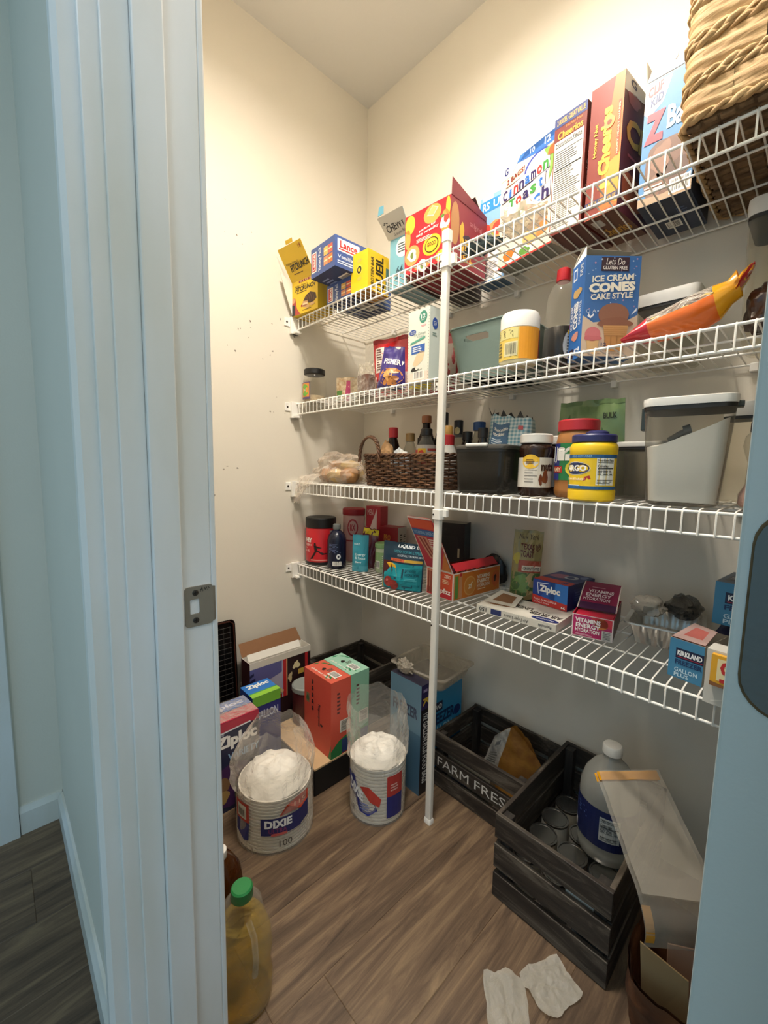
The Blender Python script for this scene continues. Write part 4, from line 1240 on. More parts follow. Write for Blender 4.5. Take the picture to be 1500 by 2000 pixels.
for ph in (0, 2.1, 4.2):
    pts = []
    for k in range(41):
        t = k / 40; a = PI * t; tw = t * 2 * PI * 5 + ph
        pts.append((-.142 + .052 * math.cos(PI - a) + .0035 * math.cos(tw), -.114 + .0035 * math.sin(tw) - .004, HW - .02 + .085 * math.sin(a) ** .8 + .003 * math.sin(tw)))
    b = MB(); b.tube(pts, .0036, WICK, 6); b.build('hoop_handle', bk, smooth=60)
b = MB(); b.loft([rrect(WB - .004, DB - .004, .05, .001), rrect(WB - .004, DB - .004, .05, .004)], WICK); b.build('basket_base', bk)

BROWNG = clear('brown_glass', '#5c4030', .25, .6, .06, '#3a241a')
DARKG = mat('dark_glass', '#17120f', .12)
GLS = clear('clear_glass', '#e6e4dc', .08, .5, .05, '#c9c6bc')
def bottle(name, label, loc, r_, h, neck, glass, capc, cap_h=.02, fill=None, fill_h=0, lab=None, group='bottles in the wicker basket', shoulder=.6, labz=(.25, .6), cat='bottle', cap_r=None):
    r = thing(name, label, cat, loc, group=group)
    hs = h * shoulder
    b = MB(); b.lathe([(r_ * .9, 0), (r_, .005), (r_, hs), (r_ * .85, hs + (h - hs) * .25), (neck, hs + (h - hs) * .6), (neck, h - cap_h * .6)], glass, 20, cap1=False); b.build('bottle_body', r, smooth=50)
    cr = cap_r or neck * 1.2
    b = MB(); b.lathe([(cr, h - cap_h), (cr, h - .002), (cr * .85, h)], mat('cap_' + capc.lstrip('#'), capc, .4), 16); b.build('cap', r, smooth=40)
    if fill:
        b = MB(); b.lathe([(r_ * .86, .003), (r_ * .95, .007), (r_ * .95, fill_h)], fill, 18); b.build('liquid', r, smooth=50)
    if lab:
        p = Print(cyl_map(r_ * 1.01, h * labz[0], h * (labz[1] - labz[0]), -150, 180)); lab(p); p.build('label', r)
    return r
zb = Z + .0045
bottle('sauce_bottle', 'red-capped sauce bottle at the left end of the wicker basket', (.437, -.235, zb), .026, .205, .013, BROWNG, '#b8242c', .036, mat('sauce_brown', '#4a2a1a', .3), .12, lambda p: p.rect(0, 0, 1, 1, '#b9a98a', 1, 12), cap_r=.0175)
bottle('vinegar_bottle', 'gold-capped glass bottle next to the red-capped bottle', (.494, -.205, zb), .026, .185, .013, GLS, '#8f7040', .03, mat('vinegar', '#5c3a20', .3), .10, lambda p: p.rect(.1, .2, .9, .9, '#8a8070', 1, 12), cap_r=.0165)
bottle('oil_bottle', 'brown glass bottle with copper cap and red label, tall in the wicker basket', (.548, -.18, zb), .030, .245, .014, BROWNG, '#9c5f36', .026, mat('soy', '#1c110b', .3), .16, lambda p: p.rect(0, 0, 1, .75, '#b83a2c', 1, 12).rect(0, .76, 1, 1, '#1c1512', 1, 12).lines(.2, .3, .7, .6, 3, '#e6d3c0', 2), labz=(.28, .68), cap_r=.0175)
bottle('wine_bottle', 'black topped dark bottle behind the copper-capped one', (.612, -.165, zb), .030, .252, .015, DARKG, '#141212', .05, cap_r=.017)
bottle('hot_sauce_bottle', 'clear bottle with dark cap and red and yellow label near the pole', (.617, -.258, zb), .034, .190, .016, GLS, '#1c1a19', .022, None, 0, lambda p: p.rect(0, .0, 1, .8, '#b8b0a6', 1, 12).rect(.28, 0, .55, .62, '#d9b02c', 2, 5).blob(.40, .34, .10, .2, '#bb3026', 3, 3).rect(.08, 0, .27, .55, '#b93028', 2, 4).rect(.6, .5, .98, .62, '#a8322c', 2, 5).lines(.62, .1, .95, .42, 3, '#6a4a44', 2), labz=(.45, .78), shoulder=.62)
bottle('squeeze_bottle', 'white bottle with red collar and gold tip in the wicker basket', (.688, -.238, zb), .033, .168, .021, mat('bottle_white', '#d3d0c8', .5), '#b5262c', .036, None, 0, lambda p: p.lines(.2, .1, .8, .8, 5, '#8d8a86', 2), cap_r=.023)
b = MB(); b.lathe([(.017, .168), (.017, .192), (.013, .197)], mat('cap_gold', '#b58b45', .45), 16); b.build('gold_tip', D.objects[[o.name for o in D.objects if o.name.startswith('squeeze_bottle')][0]], smooth=40)
bottle('dark_bottle', 'short dark bottle with black cap half hidden by the pole', (.728, -.185, zb), .028, .180, .014, DARKG, '#171515', .028, cap_r=.0165)
crumple('paper_packet', 'white printed paper packet stuffed into the front of the wicker basket', 'packet', (.528, -.292, Z + .035), .040, .024, .046, mat('paper_white', '#d6d2c6', .7, bump=.5, bscale=40, col2='#9fb0c0', vscale=30), 8, .3, flat=False)
crumple('kraft_packet', 'brown kraft paper packet in the left end of the wicker basket', 'packet', (.462, -.292, Z + .040), .026, .022, .058, mat('kraft', '#a98358', .8, bump=.5, bscale=40), 9, .3, flat=False)
bottle('vinegar_flask', 'slim bottle with round emblem on its dark neck, right of the pole', (.612, -.078, Z), .026, .238, .013, GLS, '#14161c', .060, mat('pale_liquid', '#7a7568', .3), .1, None, 'bottles behind the grey container', cap_r=.0165)
p = Print(cyl_map(.0169, .185, .03, -120, 100)); p.ell(.5, .5, .35, .42, '#a89a6c', 1); p.build('emblem', [o for o in D.objects if o.name.startswith('vinegar_flask')][0])
bottle('soy_bottle', 'dark bottle with black cap just right of the pole behind the grey container', (.806, -.215, Z), .020, .190, .012, DARKG, '#121111', .03, None, 0, None, 'bottles behind the grey container', cap_r=.015)
bottle('water_bottle', 'clear water bottle with blue cap left of the gingham bag', (.692, -.066, Z), .030, .228, .017, GLS, '#27508c', .030, None, 0, None, 'bottles behind the grey container', cap_r=.0215)

# --- smoky grey box container
r, ring_ = container('smoky_container', 'dark smoky rectangular container with white latch beside the pole', (.893, -.308, Z), 6, .150, .135, .130, 1.08, lid=mat('lid_smoke', '#4b4843', .35), lid_h=.012, body=clear('dark_smoke', '#8f8a82', .22, .6, .12, '#5d5850'), fill=mat('brown_rice', '#3d342b', .9, bump=.5, bscale=160), fill_h=.085)
b = MB(); b.box(-.035, .028, -.078, -.066, .124, .133, LIDW); b.build('latch', r, bevel=.003)

# --- torn gingham bag
def gingham():
    if 'gingham' in MATS: return MATS['gingham']
    m = D.materials.new('gingham'); m.use_nodes = True; nt = m.node_tree; b = nt.nodes['Principled BSDF']
    tc = nt.nodes.new('ShaderNodeTexCoord'); sx = nt.nodes.new('ShaderNodeSeparateXYZ'); nt.links.new(tc.outputs['Object'], sx.inputs[0])
    outs = []
    for ax in ('X', 'Z'):
        a = nt.nodes.new('ShaderNodeMath'); a.operation = 'MULTIPLY'; a.inputs[1].default_value = 95.0; nt.links.new(sx.outputs[ax], a.inputs[0])
        f = nt.nodes.new('ShaderNodeMath'); f.operation = 'FRACT'; nt.links.new(a.outputs[0], f.inputs[0])
        g = nt.nodes.new('ShaderNodeMath'); g.operation = 'GREATER_THAN'; g.inputs[1].default_value = .5; nt.links.new(f.outputs[0], g.inputs[0]); outs.append(g)
    s = nt.nodes.new('ShaderNodeMath'); s.operation = 'ADD'; nt.links.new(outs[0].outputs[0], s.inputs[0]); nt.links.new(outs[1].outputs[0], s.inputs[1])
    h = nt.nodes.new('ShaderNodeMath'); h.operation = 'MULTIPLY'; h.inputs[1].default_value = .5; nt.links.new(s.outputs[0], h.inputs[0])
    r = nt.nodes.new('ShaderNodeValToRGB'); r.color_ramp.elements[0].color = lin('#c5cdca'); r.color_ramp.elements[1].color = lin('#5f8f9c'); nt.links.new(h.outputs[0], r.inputs[0]); nt.links.new(r.outputs[0], b.inputs['Base Color'])
    b.inputs['Roughness'].default_value = .4
    MATS['gingham'] = m
    return m
r = thing('gingham_bag', 'blue and white gingham bag torn open at the top, behind the chocolate spread', 'snack bag', (.872, -.162, Z), 6)
def fg(u, v, e=0):
    th = 2 * PI * u
    pinch = 1 - .35 * max(0, v - .72) / .28
    w = 1 + .07 * noise.noise(Vector((math.cos(th) * 2, math.sin(th) * 2, v * 4))) + .05 * noise.noise(Vector((math.cos(th) * 5, math.sin(th) * 5, v * 6)))
    x, y = math.cos(th), math.sin(th)
    sq = (abs(x) ** 3 + abs(y) ** 3) ** (1 / 3)
    top = .225 * (1 + .05 * noise.noise(Vector((x * 2.5, y * 2.5, 9)))) * (1 - .06 * (x > .3))
    return ((.066 + e) * x / sq * w, (.042 * pinch + e) * y / sq * w, top * v + .001)
b = MB(); b.grid(lambda u, v: fg(u, v), 40, 22, gingham(), closeu=True); b.add([fg(i / 40, 0) for i in range(40)], [tuple(range(40))], gingham()); b.build('bag_body', r, smooth=60)
b = MB()
rnd = random.Random(5)
for i in range(9):
    u = .45 + i * .06
    q = Vector(fg(u, 1.0)); q2 = Vector(fg(u + .05, .985)); tip = (q + q2) / 2 + Vector((rnd.uniform(-.012, .012), rnd.uniform(-.01, .01), rnd.uniform(.008, .028)))
    b.add([q, q2, tip], [(0, 1, 2)], mat('torn_dark', '#2c2a28', .5))
b.build('torn_edge', r)
p = Print(lambda u, v, e: fg(.62 + .24 * u, .30 + .60 * v, .0012 + e), .0006)
p.rect(.12, .34, .62, .98, '#3b5f7f', 1, 8, 6).text('chocolate', .16, .82, .60, .90, '#e6e4da', 2, .02).text('cookies', .16, .72, .5, .80, '#e6e4da', 2, .02).lines(.16, .46, .52, .66, 4, '#c3cfd6', 2).rect(.86, .90, .99, .99, '#a83a40', 1, 3, 2)
p.rect(.0, .0, .98, .32, '#c9c3b4', 1, 10, 4)
p.build('front_print', r)

# --- chocolate spread jars
CHOC = mat('chocolate', '#2e1a12', .25)
def spread(label, loc, a0):
    r = thing('chocolate_spread_jar', label, 'jar', loc, group='chocolate spread jars')
    b = MB(); b.lathe([(.034, 0), (.039, .006), (.040, .03), (.0385, .09), (.037, .098), (.0405, .112), (.040, .124), (.033, .132)], CHOC, 28); b.build('jar_body', r, smooth=50)
    b = MB(); b.lathe([(.038, .132), (.0395, .134), (.0395, .152), (.037, .155)], mat('lid_white'), 28); b.build('lid', r, smooth=35)
    p = Print(cyl_map(.0402, .022, .074, a0, 215))
    p.rect(0, 0, 1, 1, '#d6d0c4', 1, 20).ell(.43, .86, .14, .24, '#e3b632', 2).rect(.29, .86, .57, 1, '#e3b632', 2, 6).lines(.36, .78, .52, .95, 3, '#6d4a1a', 3)
    for i in range(5): p.lines(.34, .56 - i * .1, .55, .60 - i * .1, 1, '#55504a', 3, i)
    p.text('nutella', .60, .55, .99, .85, '#3a2016', 2, .05).blob(.68, .35, .05, .25, '#7a3f22', 2, 3).blob(.60, .25, .03, .18, '#6a3018', 2, 5)
    p.lines(.02, .1, .12, .9, 8, '#8a847a', 2)
    p.build('label', r)
spread('chocolate spread jar with white lid in front, left of the peanut butter', (1.022, -.300, Z), -172)
spread('chocolate spread jar with white lid standing behind the front one', (1.044, -.206, Z), -120)

# --- peanut butter jar
r = thing('peanut_butter_jar', 'large peanut butter jar with red lid and green and blue label', 'jar', (1.112, -.266, Z))
PB = mat('peanut_butter', '#a9713c', .3, var=.12, vscale=30)
b = MB(); b.lathe([(.042, 0), (.048, .008), (.049, .02), (.047, .028), (.049, .04), (.049, .13), (.046, .15), (.041, .16)], PB, 30); b.build('jar_body', r, smooth=45)
b = MB(); b.lathe([(.0455, .160), (.047, .162), (.047, .184), (.044, .187)], mat('lid_red', '#b3262f', .4), 30); b.build('lid', r, smooth=35)
p = Print(cyl_map(.0493, .042, .088, -186, 190))
p.rect(0, 0, 1, 1, '#1f7a46', 1, 20).rect(0, 0, .36, 1, '#2b3580', 2, 8).text('Jif', .10, .42, .66, .92, '#f2f0e8', 4, .06).rect(.02, .20, .42, .38, '#b83428', 3, 8).text('CREAMY', .06, .23, .4, .35, '#f2d8b0', 4, .02).ell(.62, .32, .15, .22, '#e0cf3a', 4).text('7g', .57, .38, .67, .46, '#4f6a1a', 5, .02).text('PROTEIN', .51, .28, .73, .35, '#4f6a1a', 5, .02).lines(.04, .12, .3, .16, 1, '#d9dce6', 3)
p.build('label', r)

# --- corn starch tub
r = thing('corn_starch_tub', 'bright yellow corn starch tub with dark blue lid', 'tub', (1.178, -.342, Z))
YL = mat('tub_yellow', '#e8bf1a', .4)
b = MB(); b.lathe([(.044, 0), (.0475, .003), (.048, .022), (.0465, .026), (.0465, .098), (.048, .103), (.0485, .117), (.045, .124), (.043, .126)], YL, 30); b.build('tub_body', r, smooth=35)
b = MB(); b.lathe([(.043, .1265), (.0455, .128), (.0455, .141), (.043, .144), (.036, .144)], mat('lid_navy', '#272a5c', .4), 30); b.build('lid', r, smooth=35)
b = MB(); b.lathe([(.024, .144), (.023, .150), (.017, .153)], mat('lid_navy'), 20, c=(.004, .004)); b.build('shaker_cap', r, smooth=35)
p = Print(cyl_map(.0473, .026, .074, -183, 185))
p.rect(0, 0, 1, 1, '#ebc31d', 1, 20).rect(0, .90, 1, 1, '#22598c', 2, 20).rect(0, 0, 1, .09, '#22598c', 2, 20).rect(0, .09, .45, .12, '#d8dde2', 2, 8).text('ARGO CONTAINER', .3, .915, .6, .985, '#8fb5d4', 3)
p.ell(.37, .60, .22, .20, '#e6dfc8', 2).ell(.37, .60, .205, .175, '#23305a', 3).text('ARGO', .20, .52, .54, .70, '#f2efe4', 4, .05)
p.poly([(.2, .24), (.5, .24), (.60, .30), (.58, .40), (.52, .36), (.2, .33)], '#b7342c', 2).text('CORN STARCH', .20, .255, .52, .32, '#f6ead8', 3, .02)
p.rect(.18, .1, .215, .38, '#3c7a3a', 2).ell(.20, .2, .03, .12, '#4c8a3c', 2)
p.facts(.66, .12, .92, .90, 2)
p.build('label', r)

# --- green stand-up pouch
r, P = pouch('green_pouch', 'green stand-up pouch with leaves printed on it, behind the peanut butter', 'pouch', (1.066, -.075, Z), (0, 0, 4), .195, .262, .06, '#76915c', seed=17, wrinkle=.008, taper=.14)
p = P(); p.text('BULK', .70, .80, .90, .86, '#38402c', 2, .03)
for (u, v, a) in ((.56, .62, .3), (.64, .60, 0), (.72, .62, -.4), (.8, .60, -.8), (.15, .78, .5)):
    dx, dy = math.sin(a) * .06, math.cos(a) * .10
    p.poly([(u, v - .06), (u - .02 + dx * .5, v + dy * .4), (u + dx, v + dy), (u + .025 + dx * .5, v + dy * .4)], '#4a6a36', 2)
p.blob(.46, .66, .07, .06, '#4f6646', 2, 4); p.rect(0, .955, 1, 1, '#67824f', 1, 10, 1); p.build('front_print', r)

container('glass_container', 'clear container with grey lid behind the corn starch', (1.240, -.170, Z), 0, .120, .13, .135, 1.05, lid=LIDW, lid_h=.012, cat='container', body=clear('tub_plastic2', '#e9e7e2', .07, .6, .08, '#a5a198'))

# --- flour tub
r = thing('flour_tub', 'large clear tapered tub of white flour with a white lid', 'tub', (1.340, -.304, Z), 8)
FLOUR = mat('flour', '#faf8f3', .95, bump=.15, bscale=60)
H = .208
def fr_(z, k=0): f_ = z / H; return rrect(.116 + .030 * f_ - k, .108 + .022 * f_ - k, .020, z)
b = MB(); b.loft([fr_(0, .012), fr_(.006), fr_(.1), fr_(.192)], clear('tub_plastic', '#f1efea', .05, .75, .08, '#8f8b83'), True, False); b.build('tub_body', r, smooth=50)
rg = [fr_(z, .008) for z in (.008, .06, .09)]
def ftop(pt):
    f_ = (pt[0] + .07) / .14
    return .112 + .060 * (f_ ** 1.6) + .004 * noise.noise(Vector((pt[0] * 60, pt[1] * 60, 0)))
topr = [(x, y, ftop((x, y))) for x, y, z in fr_(.13, .008)]
inn = [(x * .5, y * .5, ftop((x * .5, y * .5)) + .004) for x, y, z in fr_(.13, .008)]
b = MB(); b.loft(rg + [topr, inn], FLOUR, True, True); b.build('flour', r, smooth=50)
b = MB(); b.loft([fr_(.192, -.002), fr_(.200, -.003), fr_(.206, -.002), fr_(.208, .006)], mat('lid_white'), True, True); b.build('lid', r, smooth=35)
b = MB(); b.loft([fr_(.184, -.001), fr_(.1915, -.001)], mat('seal_black')); b.build('seal_ring', r, smooth=50)
b = MB(); b.box(-.080, -.071, -.014, .014, .150, .196, mat('latch_grey', '#3d4440', .4)); b.build('latch', r, bevel=.002)
b = MB(); b.box(.071, .082, -.012, .012, .188, .200, mat('latch_grey')); b.build('latch', r, bevel=.002)
b = MB(); b.tube([(-.030, .0, .130), (-.012, -.006, .142), (-.004, -.006, .146)], .006, mat('scoop_grey', '#7d7b76', .4), 8); b.tube([(-.006, -.006, .146), (.006, -.006, .150)], .011, mat('scoop_grey'), 12); b.build('scoop', r, smooth=40)

r, _rg = container('tall_container', 'tall slim clear canister with pale cap behind the flour tub', (1.412, -.140, Z), 0, .075, .075, .215, 1.0, lid_h=.030, body=CLR)
# --- pink salt shaker bottle
r = thing('salt_jar', 'waisted clear jar of pink salt at the right end of the third shelf', 'jar', (1.458, -.300, Z))
b = MB(); b.lathe([(.028, 0), (.033, .006), (.033, .026), (.024, .045), (.023, .085), (.028, .100), (.032, .115), (.030, .132), (.022, .142)], CLR, 24, cap1=False); b.build('jar_body', r, smooth=60)
b = MB(); b.lathe([(.026, .003), (.0315, .008), (.0315, .026), (.0225, .046), (.0215, .085), (.024, .094)], mat('pink_salt', '#d3a394', .9, bump=.5, bscale=200, var=.15, vscale=100), 24); b.build('pink_salt', r, smooth=60)
b = MB(); b.lathe([(.023, .140), (.024, .142), (.024, .158), (.02, .162)], mat('cap_brown', '#3a2622', .5), 18); b.build('cap', r, smooth=40)
# ================================================================== LOWEST SHELF
Z = ZT[3]
# --- protein powder tub
r = thing('protein_powder_tub', 'red protein powder tub with black lid at the left end of the lowest shelf', 'tub', (.074, -.300, Z))
b = MB(); b.lathe([(.058, 0), (.063, .004), (.063, .014)], BLK, 30); b.build('tub_base', r, smooth=40)
b = MB(); b.lathe([(.063, .014), (.0635, .017), (.0635, .150), (.060, .158)], mat('tub_red', '#c3202a', .35), 30); b.build('tub_body', r, smooth=40)
b = MB(); b.lathe([(.063, .156), (.065, .158), (.065, .194), (.061, .198)], BLK, 30); b.build('lid', r, smooth=35)
p = Print(cyl_map(.0637, .016, .134, -126, 170))
p.text('WHEY', .02, .60, .33, .74, '#f4eee8', 2, .04).text('PROTEIN+', -.03, .48, .33, .56, '#f2d8d0', 2, .02).lines(.02, .40, .28, .44, 1, '#e8a9a0', 2).text('5.5', .12, .30, .26, .36, '#f4eee8', 2)
p.ell(.40, .56, .025, .035, '#1a1212', 2, 10).poly([(.37, .52), (.43, .52), (.46, .34), (.40, .30)], '#1a1212', 2).poly([(.40, .34), (.46, .36), (.60, .27), (.66, .28), (.66, .24), (.56, .22)], '#1a1212', 2).poly([(.40, .34), (.44, .32), (.38, .18), (.33, .08), (.28, .08), (.34, .2)], '#1a1212', 2).poly([(.42, .50), (.52, .46), (.56, .44), (.50, .42), (.42, .44)], '#1a1212', 2)
p.rect(.30, .03, .78, .07, '#e08a80', 2, 8).rect(.74, .42, .98, .97, '#b9aaa2', 1, 5).lines(.76, .46, .95, .92, 8, '#5c4a46', 2)
p.build('label', r)

# --- dark blue bottle
r = thing('navy_bottle', 'dark blue plastic bottle with grey cap in front of the red tub', 'bottle', (.186, -.300, Z))
NAVY = mat('navy_plastic', '#12172f', .25)
b = MB(); b.lathe([(.034, 0), (.0385, .005), (.039, .03), (.039, .112), (.034, .135), (.022, .149), (.014, .155), (.014, .160)], NAVY, 26); b.build('bottle_body', r, smooth=50)
b = MB(); b.lathe([(.015, .158), (.0165, .160), (.0155, .178), (.0125, .180)], mat('cap_grey', '#7c817f', .5), 18); b.build('cap', r, smooth=40)
p = Print(cyl_map(.0394, .010, .098, -95, 110)); p.lines(.08, .55, .75, .95, 7, '#5f6c94', 1, 4, .35).ell(.62, .42, .12, .11, '#dfe2e6', 1).ell(.62, .42, .05, .05, '#12172f', 2).bars(.30, .04, .78, .22, 1, 3); p.build('label', r)

# --- back row
r = thing('powder_canister', 'red and pale pink canister at the back, right of the red tub', 'canister', (.118, -.155, Z))
b = MB(); b.lathe([(.044, 0), (.048, .004), (.048, .098)], mat('canister_pink', '#b98a84', .5), 26); b.build('canister_body', r, smooth=40)
b = MB(); b.lathe([(.048, .098), (.048, .2), (.045, .205)], mat('canister_pale', '#c39b94', .5), 26); b.build('upper_body', r, smooth=40)
b = MB(); b.lathe([(.049, .203), (.050, .205), (.050, .228), (.047, .231)], mat('canister_red', '#a02530', .45), 26); b.build('lid', r, smooth=35)
p = Print(cyl_map(.0484, .09, .11, -95, 110)); p.ell(.45, .55, .26, .34, '#a83440', 1).ell(.45, .55, .20, .27, '#c39b94', 2).text('RX', .33, .42, .57, .68, '#a83440', 3, .04).rect(0, 0, 1, .05, '#8c2530', 1, 10); p.build('label', r)
r, P = carton('red_carton', 'tall dark red carton in the back corner of the lowest shelf', 'box', (.212, -.125, Z), 8, .080, .05, .245, '#8e1f28')
p = P('front'); p.poly([(.2, .55), (.75, .55), (.75, .96)], '#b9a49c', 1).text('MEN', .1, .84, .5, .94, '#b9a49c', 2); p.build('front_print', r)
r, P = carton('red_flat_carton', 'low dark red carton with white end panel behind the teal pouch', 'box', (.312, -.128, Z), 14, .090, .07, .165, '#8c1c26', right='#c3bcb2')
p = P('front'); p.text('PRO', .25, .66, .6, .82, '#c98a3a', 2, .02); p.build('front_print', r)
p = P('right'); p.bars(.2, .1, .5, .9, 1, 6, 12, '#c3bcb2', True).bars(.6, .1, .9, .9, 1, 7, 12, '#c3bcb2', True); p.build('side_print', r)
r, P = pouch('maroon_pouch', 'maroon foil pouch with a yellow strip across its top, behind the teal pouch', 'pouch', (.262, -.208, Z), (-2, 8, 26), .070, .165, .030, '#5c2030', seed=21, wrinkle=.007)
p = P(); p.rect(.02, .84, .98, .98, '#d6c22a', 1, 6, 2); p.build('front_print', r)
r, P = pouch('teal_pouch', 'narrow teal pouch standing between the blue bottle and green jar', 'pouch', (.296, -.268, Z), (0, 1, 38), .064, .146, .030, '#2f8a9c', seed=23, wrinkle=.003)
p = P(); p.text('nuun', .12, .72, .5, .78, '#cfe3e6', 2).text('Energy', .2, .42, .85, .50, '#bcd9dd', 2, .02).text('& Focus', .2, .34, .85, .41, '#bcd9dd', 2, .02).text('Berry', .24, .23, .62, .29, '#e6f0f0', 2, .02).rect(.02, .01, .98, .16, '#4d9fb2', 1, 6, 4); p.build('front_print', r)
r = thing('green_lid_jar', 'white jar with light green lid beside the teal pouch', 'jar', (.358, -.198, Z))
b = MB(); b.lathe([(.030, 0), (.033, .004), (.033, .092), (.030, .098)], mat('jar_pale_green', '#b9c9a8', .4), 24); b.build('jar_body', r, smooth=40)
b = MB(); b.lathe([(.034, .097), (.035, .099), (.035, .112), (.032, .115)], mat('lid_green', '#86b076', .45), 24); b.build('lid', r, smooth=35)
p = Print(cyl_map(.0334, .01, .075, -122, 150)); p.rect(0, .1, 1, .95, '#8fb37c', 1, 12).bars(.1, .1, .35, .5, 2, 3, 8).lines(.45, .2, .9, .8, 6, '#e6ecdc', 2); p.build('label', r)
r = thing('white_jar', 'plain white lidded jar behind the dark teal hydration pouch', 'jar', (.440, -.185, Z))
b = MB(); b.lathe([(.030, 0), (.033, .004), (.033, .085)], mat('jar_white', '#c9c6bc', .4), 24); b.build('jar_body', r, smooth=40)
b = MB(); b.lathe([(.034, .085), (.035, .087), (.035, .106), (.031, .110)], mat('lid_white'), 24); b.build('lid', r, smooth=35)

# --- hydration pouch
r, P = pouch('hydration_pouch', 'dark teal drink mix pouch with fruit printed on it, left of the pole', 'pouch', (.575, -.318, Z), (-1, 2, 24), .145, .160, .045, '#16384c', seed=25, wrinkle=.005, back='#122c3c')
p = P()
p.text('LIQUID I.V.', .36, .88, .98, .96, '#e6ecee', 2, .04, shear=.15).text('HYDRATION MULTIPLIER', .28, .78, .98, .84, '#3f93a0', 2, .02).text('ELECTROLYTE DRINK MIX', .38, .71, .98, .75, '#c9d6da', 2, .01)
p.rect(.22, .60, .56, .66, '#d1603a', 2, 6).rect(.56, .60, .98, .66, '#c9a23a', 2, 6).text('1g SUGAR', .28, .615, .5, .645, '#7c2a1c', 3)
p.rect(.0, .02, .98, .56, '#128a94', 1, 12, 8).poly([(.03, .02), (.40, .02), (.42, .30), (.36, .52), (.26, .56), (.03, .56)], '#d9a51f', 2).poly([(.03, .22), (.22, .22), (.30, .42), (.22, .60), (.03, .60)], '#4a1a1c', 3).ell(.20, .16, .11, .11, '#8e2f2a', 4).ell(.36, .11, .11, .105, '#862923', 5).ell(.17, .19, .03, .03, '#b8625a', 6)
p.text('5X WATER', .60, .40, .86, .46, '#0d4a58', 3, .02).text('HYDRATION', .60, .32, .92, .38, '#0d4a58', 3, .02).rect(.53, .28, .57, .46, '#0d3a48', 3).lines(.55, .06, .9, .11, 1, '#0d4a58', 3).lines(.6, .22, .95, .28, 2, '#4fb0b8', 3)
p.build('front_print', r)

# --- orange energy drink box, lid up
r, P = carton('energy_drink_box', 'open orange energy drink box with its lid standing up, behind the pole', 'box', (.716, -.290, Z), -5, .118, .235, .088, '#d26a20', open_top=True, front='#c9302c', right='#cf7426', inner=pm('#6d2a1c'))
p = P('front')
p.rect(0, 0, 1, 1, '#e8ddd0', 1).rect(.03, .03, .97, .97, '#cc4a26', 2).poly([(.03, .03), (.97, .03), (.97, .35), (.03, .30)], '#bf2430', 3).rect(.04, .08, .24, .94, '#c98a6c', 3).rect(.07, .1, .13, .9, '#8c3a2a', 4).rect(.16, .1, .22, .9, '#8c3a2a', 4)
p.ell(.40, .66, .14, .26, '#dfb9a0', 3).ell(.40, .66, .10, .18, '#c94a30', 4).text('ZERO', .68, .78, .92, .90, '#f2e2d0', 4, .02).lines(.62, .55, .92, .72, 3, '#f0cfa8', 4).text('zipfizz', .42, .14, .92, .38, '#f6efe6', 4, .03)
p.build('front_print', r)
p = P('right')
p.rect(0, 0, 1, 1, '#e8ddd0', 1).rect(.01, .04, .99, .96, '#cf7426', 2).rect(.03, .08, .09, .9, '#5c8a3a', 3).rect(.11, .08, .17, .95, '#c78b60', 3).rect(.12, .86, .16, .98, '#b8302a', 4)
p.ell(.33, .45, .125, .36, '#dba058', 3).ell(.33, .45, .108, .31, '#cf8638', 4).text('zf', .29, .34, .38, .58, '#f0e0c0', 5, .02, shear=.2)
p.text('VITAMINS', .48, .64, .76, .78, '#f2e4cc', 3, .03).text('ENERGY', .48, .46, .76, .61, '#f2e4cc', 3, .03).text('HYDRATION', .48, .30, .76, .43, '#f2e4cc', 3, .02).lines(.5, .2, .74, .26, 1, '#f0d6b0', 3).blob(.90, .5, .085, .32, '#d2622c', 3, 4, .06).blob(.88, .52, .03, .14, '#4a2018', 4, 2).text('ZERO SUGAR', .52, .84, .94, .92, '#e04a30', 3, .01)
p.build('side_print', r)
TUBE_A = mat('tube_orange', '#b8501f', .4); TUBE_B = mat('tube_maroon', '#6e2430', .4)
_tb = {}
for i in range(5):
    for j in range(9):
        mm = TUBE_A if (j + i) % 2 else TUBE_B
        if mm.name not in _tb:
            b = MB(); b.lathe([(.0095, 0), (.0095, .068), (.006, .073)], mm, 10); o = b.build('drink_tube', r, smooth=40); _tb[mm.name] = o.data
        else:
            o = D.objects.new('drink_tube', _tb[mm.name]); COL.objects.link(o); o.parent = r
        o.location = (-.044 + i * .022, -.104 + j * .0255, .006)
q0, q1 = Vector((-.059, -.1175, .088)), Vector((.059, -.1175, .088))
up = Vector((-.012, -.085, .175))
flap(r, [q0, q1, q1 + up * .86, q1 + up + Vector((-.014, 0, 0)), q0 + up + Vector((.004, 0, 0)), q0 + up * .92], pm('#e6d9cf'), pm('#c9302c'), name='lid')
lm4 = lambda u, v, e: tuple(q0 + (q1 - q0) * u + up * v + Vector((0, -.0016 - e, -.0008 - e * .5)))
p = Print(lm4)
p.rect(.04, .03, .96, .97, '#b8283a', 1).rect(.05, .80, .92, .96, '#d2502c', 2).rect(.04, .66, .96, .78, '#2d5f96', 2).text('VITAMINS ENERGY', .1, .69, .9, .75, '#9fc0dc', 3).poly([(.12, .64), (.5, .64), (.62, .24), (.34, .22)], '#c98a70', 2).poly([(.2, .62), (.28, .62), (.46, .26), (.40, .26)], '#8c3026', 3).poly([(.34, .62), (.42, .62), (.56, .27), (.50, .27)], '#8c3026', 3)
p.lines(.55, .50, .9, .62, 3, '#e8cfc0', 3).poly([(.62, .03), (.96, .03), (.96, .40)], '#c9752c', 2).text('ENERGY', .55, .44, .9, .49, '#f2e4d8', 3, .02, rot=0)
p.build('lid_print', r)
flap(r, [(.052, .113, .091), (.052, -.098, .091), (.030, -.098, .112), (.030, .113, .112)], pm('#b8242c'), pm('#c93038'), name='side_flap')

